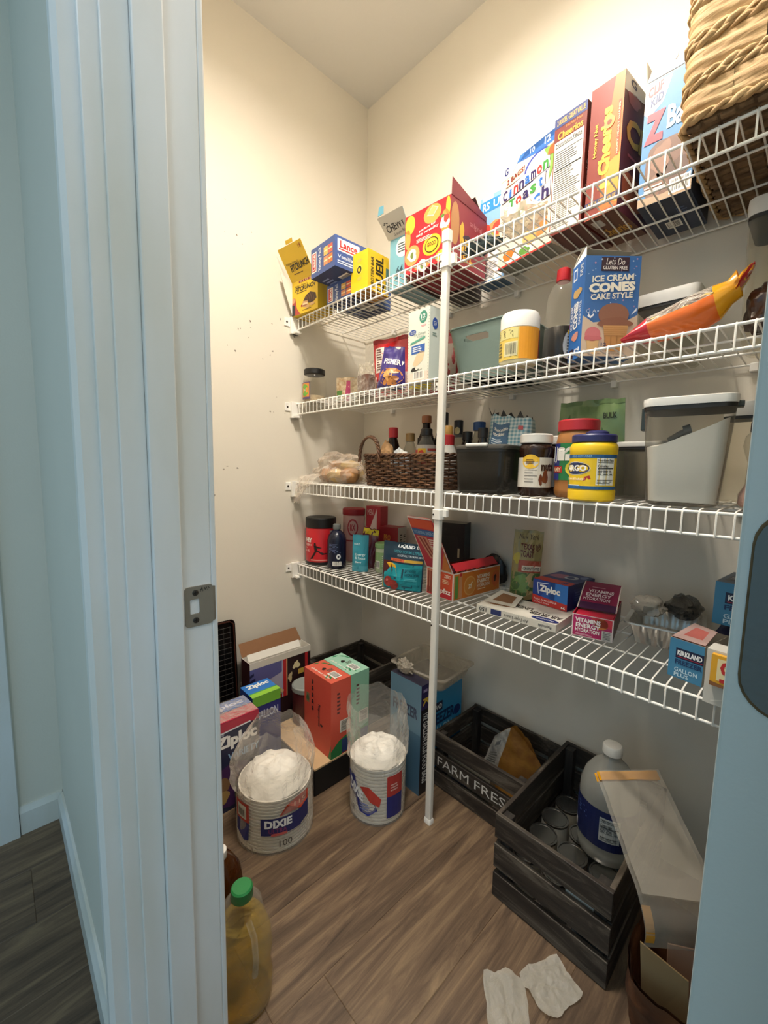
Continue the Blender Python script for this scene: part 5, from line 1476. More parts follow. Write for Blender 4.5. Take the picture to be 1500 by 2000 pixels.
# --- black box and bag behind the energy drink box
r, P = carton('black_box', 'black box leaning at the back behind the orange energy drink box', 'box', (.610, -.112, Z), 18, .12, .07, .215, '#121112', top='#8b867c')
p = P('front'); p.rect(.25, .2, .8, .78, '#1d1b1c', 1).rect(.80, .42, .86, .58, '#a89a7c', 2).lines(.3, .25, .7, .32, 1, '#5c5650', 2); p.build('front_print', r)
crumple('black_bag', 'crumpled black plastic bag beside the black box', 'plastic bag', (.755, -.034, Z), .050, .022, .055, mat('black_film2', '#1b1b1c', .35), 12, .25, freq=1.6)

# --- croutons bag
r, P = pouch('crouton_bag', 'tall green and tan crouton bag standing behind the blue storage bag box', 'snack bag', (.922, -.132, Z + .001), (1, 2, 30), .085, .228, .045, '#8f8458', seed=31, wrinkle=.006, back='#6f6a48')
p = P()
p.rect(.02, .55, .98, .97, '#9a8a58', 1, 8, 6).text('New York', .18, .88, .86, .95, '#4a2f22', 2, .0, shear=.25).text('TEXAS', .26, .74, .72, .82, '#5c1f1c', 2, .03).text('TOAST', .26, .64, .72, .73, '#5c1f1c', 2, .03).blob(.84, .78, .08, .06, '#6b4a2c', 2, 4).rect(.22, .44, .98, .60, '#a04a34', 2, 8, 3).rect(.34, .46, .98, .53, '#cfc4b0', 3, 8, 2).text('CROUTONS', .38, .475, .94, .515, '#4a3a30', 4, .02).blob(.15, .62, .12, .07, '#b3a13c', 2, 6)
p.rect(.02, .08, .98, .43, '#4f6b3c', 1, 8, 6).blob(.35, .28, .26, .14, '#6e8a4a', 2, 3, .3).blob(.70, .34, .2, .09, '#b59a6a', 2, 5, .2).blob(.62, .14, .2, .08, '#a88a58', 2, 7, .2).rect(0, 0, 1, .07, '#1f1a14', 2, 8, 2)
p.build('front_print', r)

# --- air fryer liner carton, flat
r, P = carton('liner_box', 'flat white box of air fryer liners torn open, near the shelf edge', 'box', (.984, -.300, Z), 3, .230, .135, .020, '#e2ddd0', front='#d8d2c4')
p = P('front'); p.rect(.20, .12, .34, .88, '#2a3566', 1).text('150', .04, .2, .14, .8, '#2b2b2b', 2, .02, rot=3).text('Air Fryer Liners', .38, .2, .68, .8, '#6b675e', 2, .01, rot=3).text('Reynolds', .80, .25, .95, .75, '#3a3a44', 2, .01, rot=3); p.build('front_print', r)
p = P('top'); p.text('AIR FRYER', .60, .28, .98, .46, '#3a332c', 2, .02, rot=3).text('LINERS', .34, .42, .60, .60, '#3a332c', 2, .02, rot=3).ell(.84, .14, .16, .11, '#23306c', 1).text('Reynolds', .74, .10, .94, .18, '#e6e6ea', 2, .0, rot=3)
p.poly([(.06, .20), (.34, .30), (.42, .62), (.30, .66)], '#8a5f3c', 1); p.build('top_print', r)
flap(r, [(-.115, -.03, .0205), (-.02, -.02, .0205), (-.03, .055, .034), (-.10, .05, .040)], pm('#d6cfc0'), mat('brown_card', '#8a6242', .8), name='torn_flap')

# --- blue storage bag box
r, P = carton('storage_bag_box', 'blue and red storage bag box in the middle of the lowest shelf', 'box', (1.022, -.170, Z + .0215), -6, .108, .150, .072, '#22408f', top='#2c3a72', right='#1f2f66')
p = P('front')
p.rect(.5, .2, 1, 1, '#2a74c2', 1).poly([(.2, .2), (.5, 1), (.65, 1), (.65, .2)], '#2459aa', 1).poly([(0, 0), (1, 0), (1, .26), (.5, .30), (0, .36)], '#c6352f', 2).text('Ziploc', .20, .46, .80, .82, '#f4f3ee', 3, .05).poly([(.15, .84), (.45, .90), (.46, .93), (.12, .88), (.17, .42), (.19, .42)], '#dfe6f2', 3).text('PARA ALMACENAR', .05, .16, .72, .24, '#f0d6d0', 3, .01).text('GALLON', .05, .06, .5, .12, '#f0d6d0', 3, .01).text('66', .84, .05, .95, .16, '#f4f3ee', 3, .02)
p.build('front_print', r)
p = P('top'); p.rect(0, 0, 1, .28, '#c13a33', 1).text('48', .72, .06, .9, .22, '#2a3a80', 2, .02, rot=2).blob(.3, .6, .22, .2, '#a0607a', 1, 3).ell(.62, .62, .18, .14, '#c3c6d2', 2).ell(.60, .62, .10, .08, '#2c3a72', 3).blob(.85, .8, .1, .12, '#7a88b4', 2, 5); p.build('top_print', r)
p = P('right'); p.rect(.2, .2, .6, .8, '#2a3b78', 1).lines(.25, .3, .55, .7, 4, '#55649c', 2); p.build('side_print', r)

# --- magenta energy drink box with curled lid
r, P = carton('magenta_drink_box', 'magenta energy drink box with lid curled back at the front of the lowest shelf', 'box', (1.174, -.262, Z), 12, .092, .185, .056, '#b01f58', open_top=True, right='#6d4a40', inner=pm('#c2213f'))
p = P('front')
p.rect(0, 0, 1, 1, '#e3d3cc', 1).rect(.03, .04, .97, .97, '#b0215c', 2).poly([(.45, .97), (.97, .97), (.97, .6), (.6, .55)], '#c9323e', 3).text('VITAMINS', .08, .66, .70, .86, '#f4ebe6', 4, .04).text('ENERGY', .10, .43, .70, .63, '#f4ebe6', 4, .04).text('HYDRATION', .09, .22, .68, .40, '#f4ebe6', 4, .03).lines(.1, .08, .6, .16, 2, '#e8b9c4', 4).ell(.72, .72, .16, .24, '#c9763a', 3).bars(.74, .02, .97, .46, 5, 4, 10, '#cfc9c0', True)
p.build('front_print', r)
b = MB(); b.loft([rrect(.084, .178, .006, .03), rrect(.084, .178, .006, .050)], pm('#c8203e')); b.build('inner_tray', r)
def curl(u, v):
    a = v * 1.15
    return (-.046 + .092 * u, -.035 + .150 * math.sin(a) * .95 - .01 * v, .056 + .10 * (1 - math.cos(a)) * .75 + .02 * math.sin(PI * v))
b = MB(); b.grid(curl, 4, 12, pm('#8c1f48')); b.grid(lambda u, v: tuple(Vector(curl(1 - u, v)) + Vector((0, .0012, -.0012))), 4, 12, CARD); b.build('curled_lid', r, smooth=60)
p = Print(lambda u, v, e: tuple(Vector(curl(u, v)) + Vector((0, -.0008 - e, .0008 + e))))
p.rect(.0, .0, .03, 1, '#e0d2c8', 1, 1, 10).rect(.97, 0, 1, 1, '#e0d2c8', 1, 1, 10).rect(.03, 0, .97, .16, '#4a2048', 1, 2, 3).text('VITAMINS', .18, .42, .84, .52, '#e8d3d8', 2, .03).text('ENERGY', .14, .31, .80, .40, '#e8d3d8', 2, .03).text('HYDRATION', .10, .21, .78, .29, '#e8d3d8', 2, .02).lines(.25, .58, .75, .64, 1, '#c48a9c', 2)
p.build('lid_print', r)

# --- foil loaf trays with dark bags
FOIL = mat('foil', '#d6d4cf', .3, .75, bump=.15, bscale=90)
r = thing('foil_tray', 'ribbed foil tray holding crumpled dark bags on the lowest shelf', 'foil tray', (1.296, -.118, Z), 8)
b = MB()
NF = 96
def fring(z, w, d, rib):
    out = []
    for k, (x, y, nx, ny) in enumerate(perim(NF, w, d, .012)):
        e = rib * (.5 + .5 * math.cos(k * PI * .5)); out.append((x - nx * e, y - ny * e, z))
    return out
b.loft([fring(.0015, .115, .16, .002), fring(.046, .140, .185, .007), fring(.049, .142, .187, 0), fring(.050, .158, .203, 0), fring(.0535, .158, .203, 0), fring(.052, .140, .185, 0), fring(.046, .137, .182, .004), fring(.003, .113, .158, .002)], FOIL, True, True)
b.build('tray_shell', r, smooth=30)
DFILM = clear('dark_film', '#a8a49b', .45, .85, .12, '#4a4844', bump=.5, bscale=18)
crumple('dark_film_bag', 'crumpled translucent dark bag lying in the foil tray', 'plastic bag', (1.326, -.090, Z + .056), .036, .055, .026, DFILM, 14, .30, flat=False, freq=1.7)
crumple('grey_film_bag', 'crumpled pale grey bag in the left side of the foil tray', 'plastic bag', (1.262, -.148, Z + .056), .036, .040, .024, clear('grey_film', '#d8d4cb', .4, .85, .12, '#b3ada2', bump=.5, bscale=18), 15, .30, flat=False, freq=1.7)

# --- freezer bag boxes
def freezer(label, loc, rz, w, d, h, open_top=False):
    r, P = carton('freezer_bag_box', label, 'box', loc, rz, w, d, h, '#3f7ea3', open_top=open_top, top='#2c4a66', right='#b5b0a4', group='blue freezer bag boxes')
    p = P('front')
    p.rect(.20, .52, 1.0, .78, '#16203f', 1).text('KIRKLAND', .25, .60, .96, .73, '#eef0f0', 2, .04).rect(.24, .555, .98, .57, '#a8283a', 2).text('FREEZER', .20, .37, .98, .49, '#16335c', 2, .03).text('GALLON', .20, .17, .86, .28, '#c3dbe6', 2, .02).text('PLUS', .20, .05, .62, .15, '#c3dbe6', 2, .02)
    p.build('front_print', r)
    p = P('top'); p.rect(.1, .2, .5, .6, '#14203a', 1).lines(.15, .3, .45, .5, 2, '#aab4c0', 2); p.build('top_print', r)
    return r
FZ = freezer('blue freezer bag box sitting open at the shelf edge, right of the foil tray', (1.378, -.338, Z), -12, .060, .11, .080, True)
flap(FZ, [(-.029, -.052, .081), (.029, -.052, .081), (.028, .0, .098), (-.012, .0, .103)], pm('#b89a94'), pm('#b8625a'), name='torn_top')
freezer('blue freezer bag box raised on a dark bag beside the door', (1.445, -.250, Z + .1035), -6, .09, .13, .088)
crumple('navy_bag', 'dark navy folded bag under the raised freezer bag box', 'plastic bag', (1.452, -.160, Z), .055, .080, .052, mat('navy_film', '#171e48', .35, bump=.4, bscale=30), 18, .12, freq=1.6, squash=lambda x, y, z: (x, y, min(z, .102)))
r, P = carton('white_carton', 'white carton standing at the front edge beside the open freezer bag box', 'box', (1.447, -.405, Z), -6, .058, .04, .100, '#c9c6bd', bottom='#a8865a')
P('front').poly([(.2, .06), (.55, .14), (.95, .17), (.95, .18), (.55, .155), (.2, .075)], '#e6e3da', 1).build('front_print', r)
r, P = carton('yellow_candy_box', 'torn yellow packet with red letters in front of the white carton', 'packet', (1.4490, -.4165, Z + .040), -6, .045, .010, .056, '#dfa52a')
p = P('front'); p.rect(.2, .2, .95, .9, '#ead9a8', 1).text('LO', .30, .16, .72, .86, '#bf2f2c', 2, .06, rot=1).poly([(0, 0), (1, 0), (1, .18), (.6, .08), (0, .14)], '#8a5a34', 3); p.build('front_print', r)
# ================================================================== FLOOR
CRX = wood('crate_wood_x', '#15110e', '#342c25', '#736a5d', (2.2, 16, 16), .6, .4, .4)
CRY = wood('crate_wood_y', '#15110e', '#342c25', '#736a5d', (16, 2.2, 16), .6, .4, .4)
CRZ = wood('crate_wood_z', '#120f0d', '#2a2521', '#4b453d', (16, 16, 2.2), .65, .35, .5)
def crate(label, x0, x1, y0, y1, H, front=None):
    """slatted wooden crate; three slats on each side, corner posts and floor boards"""
    r = thing('wooden_crate', label, 'crate', ((x0 + x1) / 2, (y0 + y1) / 2, 0), group='dark slatted wooden crates')
    W, L = x1 - x0, y1 - y0
    t = .011
    sh = (H - .034) / 3
    zs = [.001 + i * (sh + .017) for i in range(3)]
    rnd = random.Random(int(x0 * 1000))
    for y in (-L / 2, L / 2 - t):
        for i, z in enumerate(zs):
            b = MB(); dz = rnd.uniform(-.002, .002) if i else 0
            b.box(-W / 2, W / 2, y, y + t, z + dz, z + sh + dz, CRX); b.build('slat', r, bevel=.0015)
    for x in (-W / 2, W / 2 - t):
        for i, z in enumerate(zs):
            b = MB(); dz = rnd.uniform(-.002, .002) if i else 0
            b.box(x, x + t, -L / 2 + t + .0005, L / 2 - t - .0005, z + dz, z + sh + dz, CRY); b.build('slat', r, bevel=.0015)
    for sx in (-1, 1):
        for sy in (-1, 1):
            b = MB(); cx, cy = sx * (W / 2 - t - .0125), sy * (L / 2 - t - .0125)
            b.box(cx - .012, cx + .012, cy - .012, cy + .012, .012, H - .004, CRZ); b.build('corner_post', r, bevel=.001)
    n = 4
    for i in range(n):
        w = (W - 2 * t - .004) / n
        b = MB(); b.box(-W / 2 + t + .002 + i * w, -W / 2 + t + .002 + (i + 1) * w - .004, -L / 2 + t + .001, L / 2 - t - .001, .0012, .011, CRY); b.build('floor_board', r)
    if front:
        z0 = zs[1]
        for wd, ua, ub in ((front.split()[0], .03, .43), (front.split()[1], .50, .97)):
            p = Print(lambda u, v, e: (-W / 2 + .012 + u * (W - .024), -L / 2 - .0006 - e, z0 + v * sh), .0004)
            p.text(wd, ua, .22, ub, .80, '#d6d3cb', 1, .0)
            p.build('lettering', r)
    return r
crate('dark wooden crate with white FARM FRESH lettering', .690, 1.030, -.262, -.012, .192, 'FARM FRESH')
crate('dark wooden crate holding cans and a water jug', 1.040, 1.314, -.442, -.020, .226)
crate('dark wooden crate in the back left corner behind the coral box', .022, .300, -.345, -.020, .236)

# --- things in the lettered crate
r = thing('flour_sack', 'torn white and golden paper bag standing in the lettered crate', 'paper bag', (.882, -.125, .0125), 0)
GOLD = mat('sack_gold', '#a8752c', .6, bump=.5, bscale=50, col2='#7d4f18', vscale=20); SACKW = mat('sack_white', '#c9c6bc', .6, bump=.4, bscale=60, col2='#8d8b86', vscale=45)
def fs_(u, v, side=1):
    x = (u - .5) * .20 * (1 - .15 * v)
    topz = .225 - .10 * abs(u - .45) ** 1.3 * 2 + .012 * noise.noise(Vector((u * 9, 2, 1)))
    bulge = (.034 * math.sin(PI * min(max(u, .01), .99)) ** .6) * (1 - .75 * v)
    return (x + .03 * v, -side * bulge + .008 * noise.noise(Vector((u * 5, v * 5, side))) + .03 * v, topz * v + .001)
b = MB()
b.grid(lambda u, v: fs_(u * .36, v), 8, 14, SACKW); b.grid(lambda u, v: fs_(.36 + u * .64, v), 12, 14, GOLD); b.grid(lambda u, v: fs_(1 - u, v, -1), 18, 14, GOLD)
b.build('bag_body', r, smooth=60)
p = Print(lambda u, v, e: tuple(Vector(fs_(u * .36, v)) + Vector((0, -.001 - e, 0))))
p.bars(.35, .72, .7, .84, 1, 3, 8, '#b9b6ae'); p.lines(.2, .3, .9, .62, 8, '#6f6d68', 1); p.build('front_print', r)
r, P = carton('pale_packet', 'pale packet lying low in the lettered crate behind its slats', 'packet', (.815, -.232, .0125), 3, .16, .035, .125, '#a8a292', top='#2f4438')
p = P('front'); p.rect(.1, .2, .5, .6, '#7f7686', 1); p.rect(.6, .4, .9, .7, '#c3bda9', 1); p.build('front_print', r)

# --- tin cans and water jug in the near crate
TIN = mat('tin', '#8d8b87', .22, .95); PAPERL = ['#b9b5a8', '#8b8880', '#5d6b74', '#a39a86', '#70604a', '#9b9fa0']
can_proto = {}
cans = [(1.096, -.368), (1.172, -.370), (1.250, -.368), (1.100, -.292), (1.178, -.295), (1.256, -.292), (1.098, -.216), (1.176, -.218), (1.254, -.215), (1.104, -.140), (1.190, -.138)]
canlab = ['nearest the lettered crate, front row', 'front row, second from the left', 'front row, at the right slat', 'second row, at the left slat', 'second row, in the middle', 'second row, at the right slat', 'third row, at the left slat', 'third row, under the jug', 'third row, at the right slat under the jug', 'back row, at the left', 'back row, behind the jug']
for i, (x, y) in enumerate(cans):
    r = thing('tin_can', 'tin can in the near crate, ' + canlab[i], 'can', (x, y, .0115), group='tin cans in the near crate')
    b = MB(); b.lathe([(.0345, 0), (.036, .001), (.036, .003), (.035, .004), (.035, .100), (.036, .101), (.036, .104), (.0335, .104), (.033, .1015), (.030, .1015), (.0295, .1025), (.010, .1022)], TIN, 26); b.build('can_body', r, smooth=35)
    b = MB(); b.lathe([(.0354, .006), (.0354, .098)], mat('can_paper_%d' % (i % 6), PAPERL[i % 6], .5, var=.2, vscale=40), 26, cap0=False, cap1=False); b.build('paper_label', r, smooth=60)
r, P = carton('barcode_packet', 'small white packet with bar code tucked against the front slats of the near crate', 'packet', (1.245, -.4265, .117), 2, .060, .006, .075, '#cdc9bf')
P('front').bars(.1, .45, .95, .9, 1, 9).build('front_print', r)
P('top').bars(.1, .1, .9, .9, 1, 9).build('top_print', r)

r = thing('water_jug', 'translucent water jug with blue label standing on the cans', 'jug', (1.228, -.215, .117))
JUG = mat('jug_milky', '#b9bab2', .35)
JUG = clear('jug_clear', '#dcdcd6', .42, .75, .2, '#b3b3ab')
b = MB(); b.lathe([(.058, 0), (.066, .008), (.068, .03), (.066, .04), (.068, .05), (.068, .15), (.067, .175), (.058, .205), (.040, .232), (.024, .248), (.020, .256), (.020, .264)], JUG, 30, cap1=False); b.build('jug_body', r, smooth=50)
b = MB(); b.lathe([(.0205, .262), (.023, .264), (.023, .282), (.020, .286)], mat('cap_milky', '#cfcdc5', .4), 20); b.build('cap', r, smooth=40)
p = Print(cyl_map(.0688, .050, .098, -175, 190)); p.rect(0, 0, 1, 1, '#131e4c', 1, 24).facts(.46, .22, .66, .84, 2, '#b3b5b0').rect(.0, .05, .16, .25, '#c9ccd0', 2, 4).lines(.1, .55, .36, .85, 4, '#4b62a0', 2); p.build('label', r)

# --- clear plastic wallet leaning against the crate
r = thing('plastic_wallet', 'frosted plastic wallet with yellow strip leaning over the near crate', 'plastic wallet', (0, 0, 0))
FROST = clear('frosted_plastic', '#f8f5ee', .17, .6, .18, '#d9d4c9')
A_, B_, C_, D_, E_ = Vector((1.245, -.385, .427)), Vector((1.318, -.200, .375)), Vector((1.440, -.290, .290)), Vector((1.455, -.475, .300)), Vector((1.372, -.520, .335))
def wal(u, v, off=0):
    top = A_.lerp(B_, u); bot = E_.lerp(Vector((1.470, -.330, .245)), u)
    q = top.lerp(bot, v)
    nrm = (B_ - A_).cross(E_ - A_).normalized()
    return tuple(q - nrm * (.012 * math.sin(PI * u) * math.sin(PI * v) * (1 if off == 0 else -1) + .002 * noise.noise(Vector((u * 4, v * 6, off))) + off))
b = MB(); b.grid(lambda u, v: wal(u, v), 10, 14, FROST); b.grid(lambda u, v: wal(u, v, .010), 10, 14, FROST); b.build('wallet_sheets', r, smooth=60)
nrmw = (B_ - A_).cross(E_ - A_).normalized()
b = MB(); b.grid(lambda u, v: tuple(Vector(wal(u, .085 * v)) + nrmw * .004), 10, 2, pm('#dd9d10')); b.grid(lambda u, v: tuple(Vector(wal(u, .085 * v)) - nrmw * .004), 10, 2, pm('#dd9d10')); b.build('yellow_strip', r)
def fold(u, v):
    q = E_.lerp(Vector((1.470, -.330, .245)), u); d = Vector((.015, -.006, -.085))
    return tuple(q + d * v + Vector((.010, -.010, 0)) * math.sin(PI * v))
b = MB(); b.grid(fold, 8, 10, FROST); b.build('folded_end', r, smooth=60)
b = MB(); b.grid(lambda u, v: tuple(Vector(fold(.02 + .10 * u, .12 + .70 * v)) + Vector((-.001, -.002, 0))), 2, 8, pm('#c98f22')); b.build('yellow_edge', r)

# --- brown paper bag and cardboard at the right
BRN = mat('brown_bag', '#6a4023', .55, bump=.6, bscale=30, col2='#3a2012', vscale=12)
r = thing('brown_bag', 'crinkled dark brown bag on the floor at the right beside the door', 'bag', (1.425, -.385, 0))
def fbb(u, v, k=1):
    th = 2 * PI * u; x, y = math.cos(th), math.sin(th); sq = (abs(x) ** 4 + abs(y) ** 4) ** .25
    w = 1 + .07 * noise.noise(Vector((x * 2.5, y * 2.5, v * 4))) + .03 * noise.noise(Vector((x * 7, y * 7, v * 8)))
    return ((.066 + .012 * v) * k * x / sq * w, (.105 + .012 * v) * k * y / sq * w, .001 + v * (.135 + .02 * noise.noise(Vector((x * 2, y * 2, 5)))))
b = MB(); b.grid(lambda u, v: fbb(u, v), 40, 12, BRN, closeu=True); b.grid(lambda u, v: fbb(u, v, .95), 40, 12, BRN, closeu=True); b.add([fbb(i / 40, 0) for i in range(40)], [tuple(range(40))], BRN); b.build('bag_body', r, smooth=60)
r = thing('cardboard_sheet', 'folded tan cardboard sheet sticking out of the brown bag', 'cardboard', (1.425, -.385, .004))
b = MB(); b.slab([(-.040, -.070, 0), (.030, -.050, 0), (.020, -.050, .150), (-.055, -.075, .185)], .003, mat('tan_card', '#a08660', .8)); b.build('sheet', r)
b = MB(); b.slab([(-.01, -.04, 0), (.05, .01, 0), (.046, .02, .17), (-.02, -.025, .17)], .003, mat('pink_card', '#9c7a66', .8)); b.build('sheet', r)

# --- scraps of tissue on the floor
TISS = clear('tissue', '#f4f1e8', .45, .8, .5, '#d3cfc2', bump=.4, bscale=40)
def scrap(label, loc, rz, w, l, seed):
    r = thing('tissue_scrap', label, 'tissue', loc, rz, group='tissue scraps')
    def fn(u, v):
        th = 2 * PI * u; c, s_ = math.cos(th), math.sin(th)
        sq = (abs(c) ** 5 + abs(s_) ** 5) ** .2
        rr = v / sq * (1 + .22 * noise.noise(Vector((c * 1.6, s_ * 1.6, seed))) + .07 * noise.noise(Vector((c * 5, s_ * 5, seed))))
        x, y = rr * c, rr * s_
        return (x * w / 2, y * l / 2, .0015 + .014 * abs(noise.noise(Vector((x * 1.3 + seed, y * 1.6, 1)))) + .006 * abs(noise.noise(Vector((x * 4, y * 4, seed)))))
    b = MB(); b.grid(fn, 44, 14, TISS, closeu=True); b.build('sheet', r, smooth=60)
    return r
scrap('crumpled white tissue scrap on the floor, nearer the camera', (1.195, -.630, .0005), 38, .085, .150, 3)
scrap('crumpled white tissue scrap on the floor, nearer the crate', (1.232, -.520, .0005), 70, .11, .085, 8)

# --- oil bottles behind the door jamb
OIL = D.materials.new('cooking_oil'); OIL.use_nodes = True
_b = OIL.node_tree.nodes['Principled BSDF']; _b.inputs['Base Color'].default_value = lin('#e0bf4a'); _b.inputs['Transmission Weight'].default_value = 1.0; _b.inputs['Roughness'].default_value = .05; _b.inputs['IOR'].default_value = 1.3
OIL = clear('oil_yellow', '#f3e596', .07, .5, .04, '#e3c244', bump=.8, bscale=22)
AMB = clear('oil_amber', '#8f5a1c', .30, .6, .08, '#5a3410')
r = thing('oil_jug', 'clear jug of yellow cooking oil with green cap beside the door jamb', 'oil bottle', (.805, -1.000, 0))
b = MB(); b.lathe([(.050, 0), (.057, .008), (.059, .04), (.054, .075), (.059, .11), (.057, .14), (.048, .168), (.041, .19), (.038, .21), (.026, .225), (.018, .23)], CLR, 30, cap1=False); b.build('jug_body', r, smooth=50)
b = MB(); b.lathe([(.048, .003), (.055, .010), (.057, .04), (.052, .075), (.057, .11), (.055, .14), (.046, .168), (.040, .180)], OIL, 30); b.build('oil', r, smooth=50)
b = MB(); b.lathe([(.020, .226), (.0215, .228), (.021, .247), (.018, .250)], mat('cap_green', '#1f7a3f', .4), 22); b.build('cap', r, smooth=40)
b = MB(); b.tube([(.036, -.004, .205), (.060, -.004, .19), (.066, -.004, .15), (.060, -.004, .11)], .006, CLR, 8); b.build('handle', r, smooth=60)
r = thing('amber_bottle', 'amber plastic bottle mostly hidden behind the door jamb', 'oil bottle', (.652, -.985, 0))
b = MB(); b.lathe([(.046, 0), (.052, .006), (.052, .10), (.046, .15), (.030, .18), (.014, .19)], AMB, 26, cap1=False); b.build('bottle_body', r, smooth=50)
b = MB(); b.lathe([(.045, .003), (.05, .008), (.05, .10), (.044, .148)], mat('amber_fill', '#6a3f14', .3), 26); b.build('liquid', r, smooth=50)
b = MB(); b.lathe([(.016, .186), (.017, .188), (.016, .205), (.013, .207)], mat('lid_white'), 18); b.build('cap', r, smooth=40)

# --- black low bin with boxes of compostable cutlery on top
r = thing('black_storage_box', 'low black storage box with a pale wooden top under the coral box', 'storage box', (.320, -.478, 0))
b = MB(); b.box(-.15, .150, -.122, .122, .001, .090, mat('matt_black', '#0e0d0d', .6)); b.build('box_body', r, bevel=.003)
b = MB(); b.box(-.15, .150, -.122, .122, .0905, .0975, mat('pale_plywood', '#cfae84', .6, bump=.1, bscale=60, var=.12, vscale=20)); b.build('wooden_top', r, bevel=.001)
def cutlery(name, label, loc, col, top, accent, right):
    r, P = carton(name, label, 'box', loc, 0, .162, .084, .272, col, top=top, right=right, left=col, group='plant printed boxes')
    p = P('front')
    for i in range(5): p.rect(.30, .88 - i * .09, .36, .90 - i * .09, '#3b2426', 2); p.blob(.33, .86 - i * .09, .035, .018, '#3b2426', 2, i)
    p.text('Repurpose', .52, .32, .62, .62, '#3b2426', 2, .02, rot=2).blob(.66, .36, .04, .02, '#3b2426', 2, 4).rect(.08, .55, .2, .68, '#8c7a5a', 1).blob(.14, .61, .05, .04, '#4a6a44', 2, 3)
    p.poly([(.90, 0), (1, 0), (1, .20)], accent, 1); p.build('front_print', r)
    p = P('top')
    for (u, v, a) in ((.1, .7, .6), (.2, .85, .2), (.05, .4, 1.2), (.85, .2, 2.2), (.95, .4, 2.8), (.75, .08, 1.8)):
        p.poly([(u, v), (u + .10 * math.cos(a), v + .16 * math.sin(a)), (u + .2 * math.cos(a + .3), v + .30 * math.sin(a + .3)), (u + .10 * math.cos(a + .7), v + .14 * math.sin(a + .7))], accent, 1)
    p.bars(.60, .35, .88, .72, 2, 4).lines(.45, .5, .58, .8, 4, '#5a5a52', 2).text('plants over plastic', .16, .12, .80, .26, '#f2ece2', 2, .02)
    p.blob(.38, .5, .05, .1, '#2a2420', 2, 5); p.build('top_print', r)
    p = P('right')
    p.lines(.3, .55, .5, .85, 6, '#5c3030', 1).bars(.45, .30, .95, .46, 1, 6, 12, '#d9d4c8', True).poly([(0, 0), (.5, .0), (1, .12), (1, .26), (.4, .2), (0, .1)], accent, 1).rect(.55, .02, .95, .20, '#2d3e6a', 2); p.build('side_print', r)
cutlery('coral_box', 'tall coral red box with leaf prints on the black storage box', (.388, -.534, .098), '#d0503f', '#d5604c', '#2f7a44', '#cf5644')
cutlery('mint_box', 'tall mint green box with leaf prints behind the coral box', (.386, -.448, .098), '#8fbfa6', '#9ccab2', '#2f8a58', '#86b79c')

# --- bagged paper bowls and plates
PLATE = mat('paper_plate', '#f1ede4', .7)
BAGF = clear('bowl_bag_film', '#fffdf9', .09, .62, .06, '#f6f0e6', bump=.4, bscale=16)
def bagged(name, label, loc, rz, r_, n, pitch, top_h, bag_h, seed, deco, lean=(0, 0), fl=.0, taper=.42):
    r = thing(name, label, 'paper plates', loc, rz)
    for i in range(n):
        z = .004 + i * pitch; k = 1 - fl * i / n
        b = MB(); b.lathe([(r_ * .72 * k, z), (r_ * .80 * k, z + .001), (r_ * k * .992, z + pitch * .12), (r_ * k, z + pitch * .25), (r_ * k, z + pitch * .97), (r_ * .95 * k, z + pitch * .9)], PLATE, 36, cap0=(i == 0), cap1=True)
        b.build('paper_plate', r, smooth=45)
    zt = .004 + n * pitch
    kk = 1 - fl
    def dome(u, v):
        th = 2 * PI * u; rr = r_ * kk * .97 * (1 - v)
        z = zt + top_h * (1 - (1 - v) ** 2.2) + .010 * noise.noise(Vector((math.cos(th) * (1 - v) * 4, math.sin(th) * (1 - v) * 4, seed))) + .006 * math.sin(7 * th + 9 * v) * v * (1 - v) * 4 * .5
        return (rr * math.cos(th), rr * math.sin(th), z)
    b = MB(); b.grid(dome, 40, 14, mat('plate_wrap', '#f2eee6', .6, bump=.15, bscale=30), closeu=True); b.build('top_wrap', r, smooth=60)
    def film(u, v):
        th = 2 * PI * u
        zz = bag_h * v
        if zz < zt: rad = r_ * 1.02
        else:
            f_ = (zz - zt) / (bag_h - zt); rad = r_ * (1.03 + .05 * math.sin(PI * f_) - taper * f_ ** 2.2)
        w = 1 + (.006 if zz < zt else .15) * (noise.noise(Vector((math.cos(th) * 2.2, math.sin(th) * 2.2, v * 3 + seed))) + .7 * noise.noise(Vector((math.cos(th) * 6, math.sin(th) * 6, v * 7 + seed))))
        return (rad * max(w, .99 if zz < zt else .5) * math.cos(th) + lean[0] * v ** 3, rad * max(w, .99 if zz < zt else .5) * math.sin(th) + lean[1] * v ** 3, .001 + zz * (1 + .06 * v * noise.noise(Vector((math.cos(th) * 2, math.sin(th) * 2, seed + 4)))))
    b = MB(); b.grid(film, 44, 26, BAGF, closeu=True); b.build('bag_film', r)
    P_ = Print(lambda u, v, e: (lambda a: ((r_ * 1.034 + e) * math.cos(a), (r_ * 1.034 + e) * math.sin(a), v * zt))(math.radians(-160 + 180 * u)), .0006)
    deco(P_); P_.build('bag_print', r)
    return r
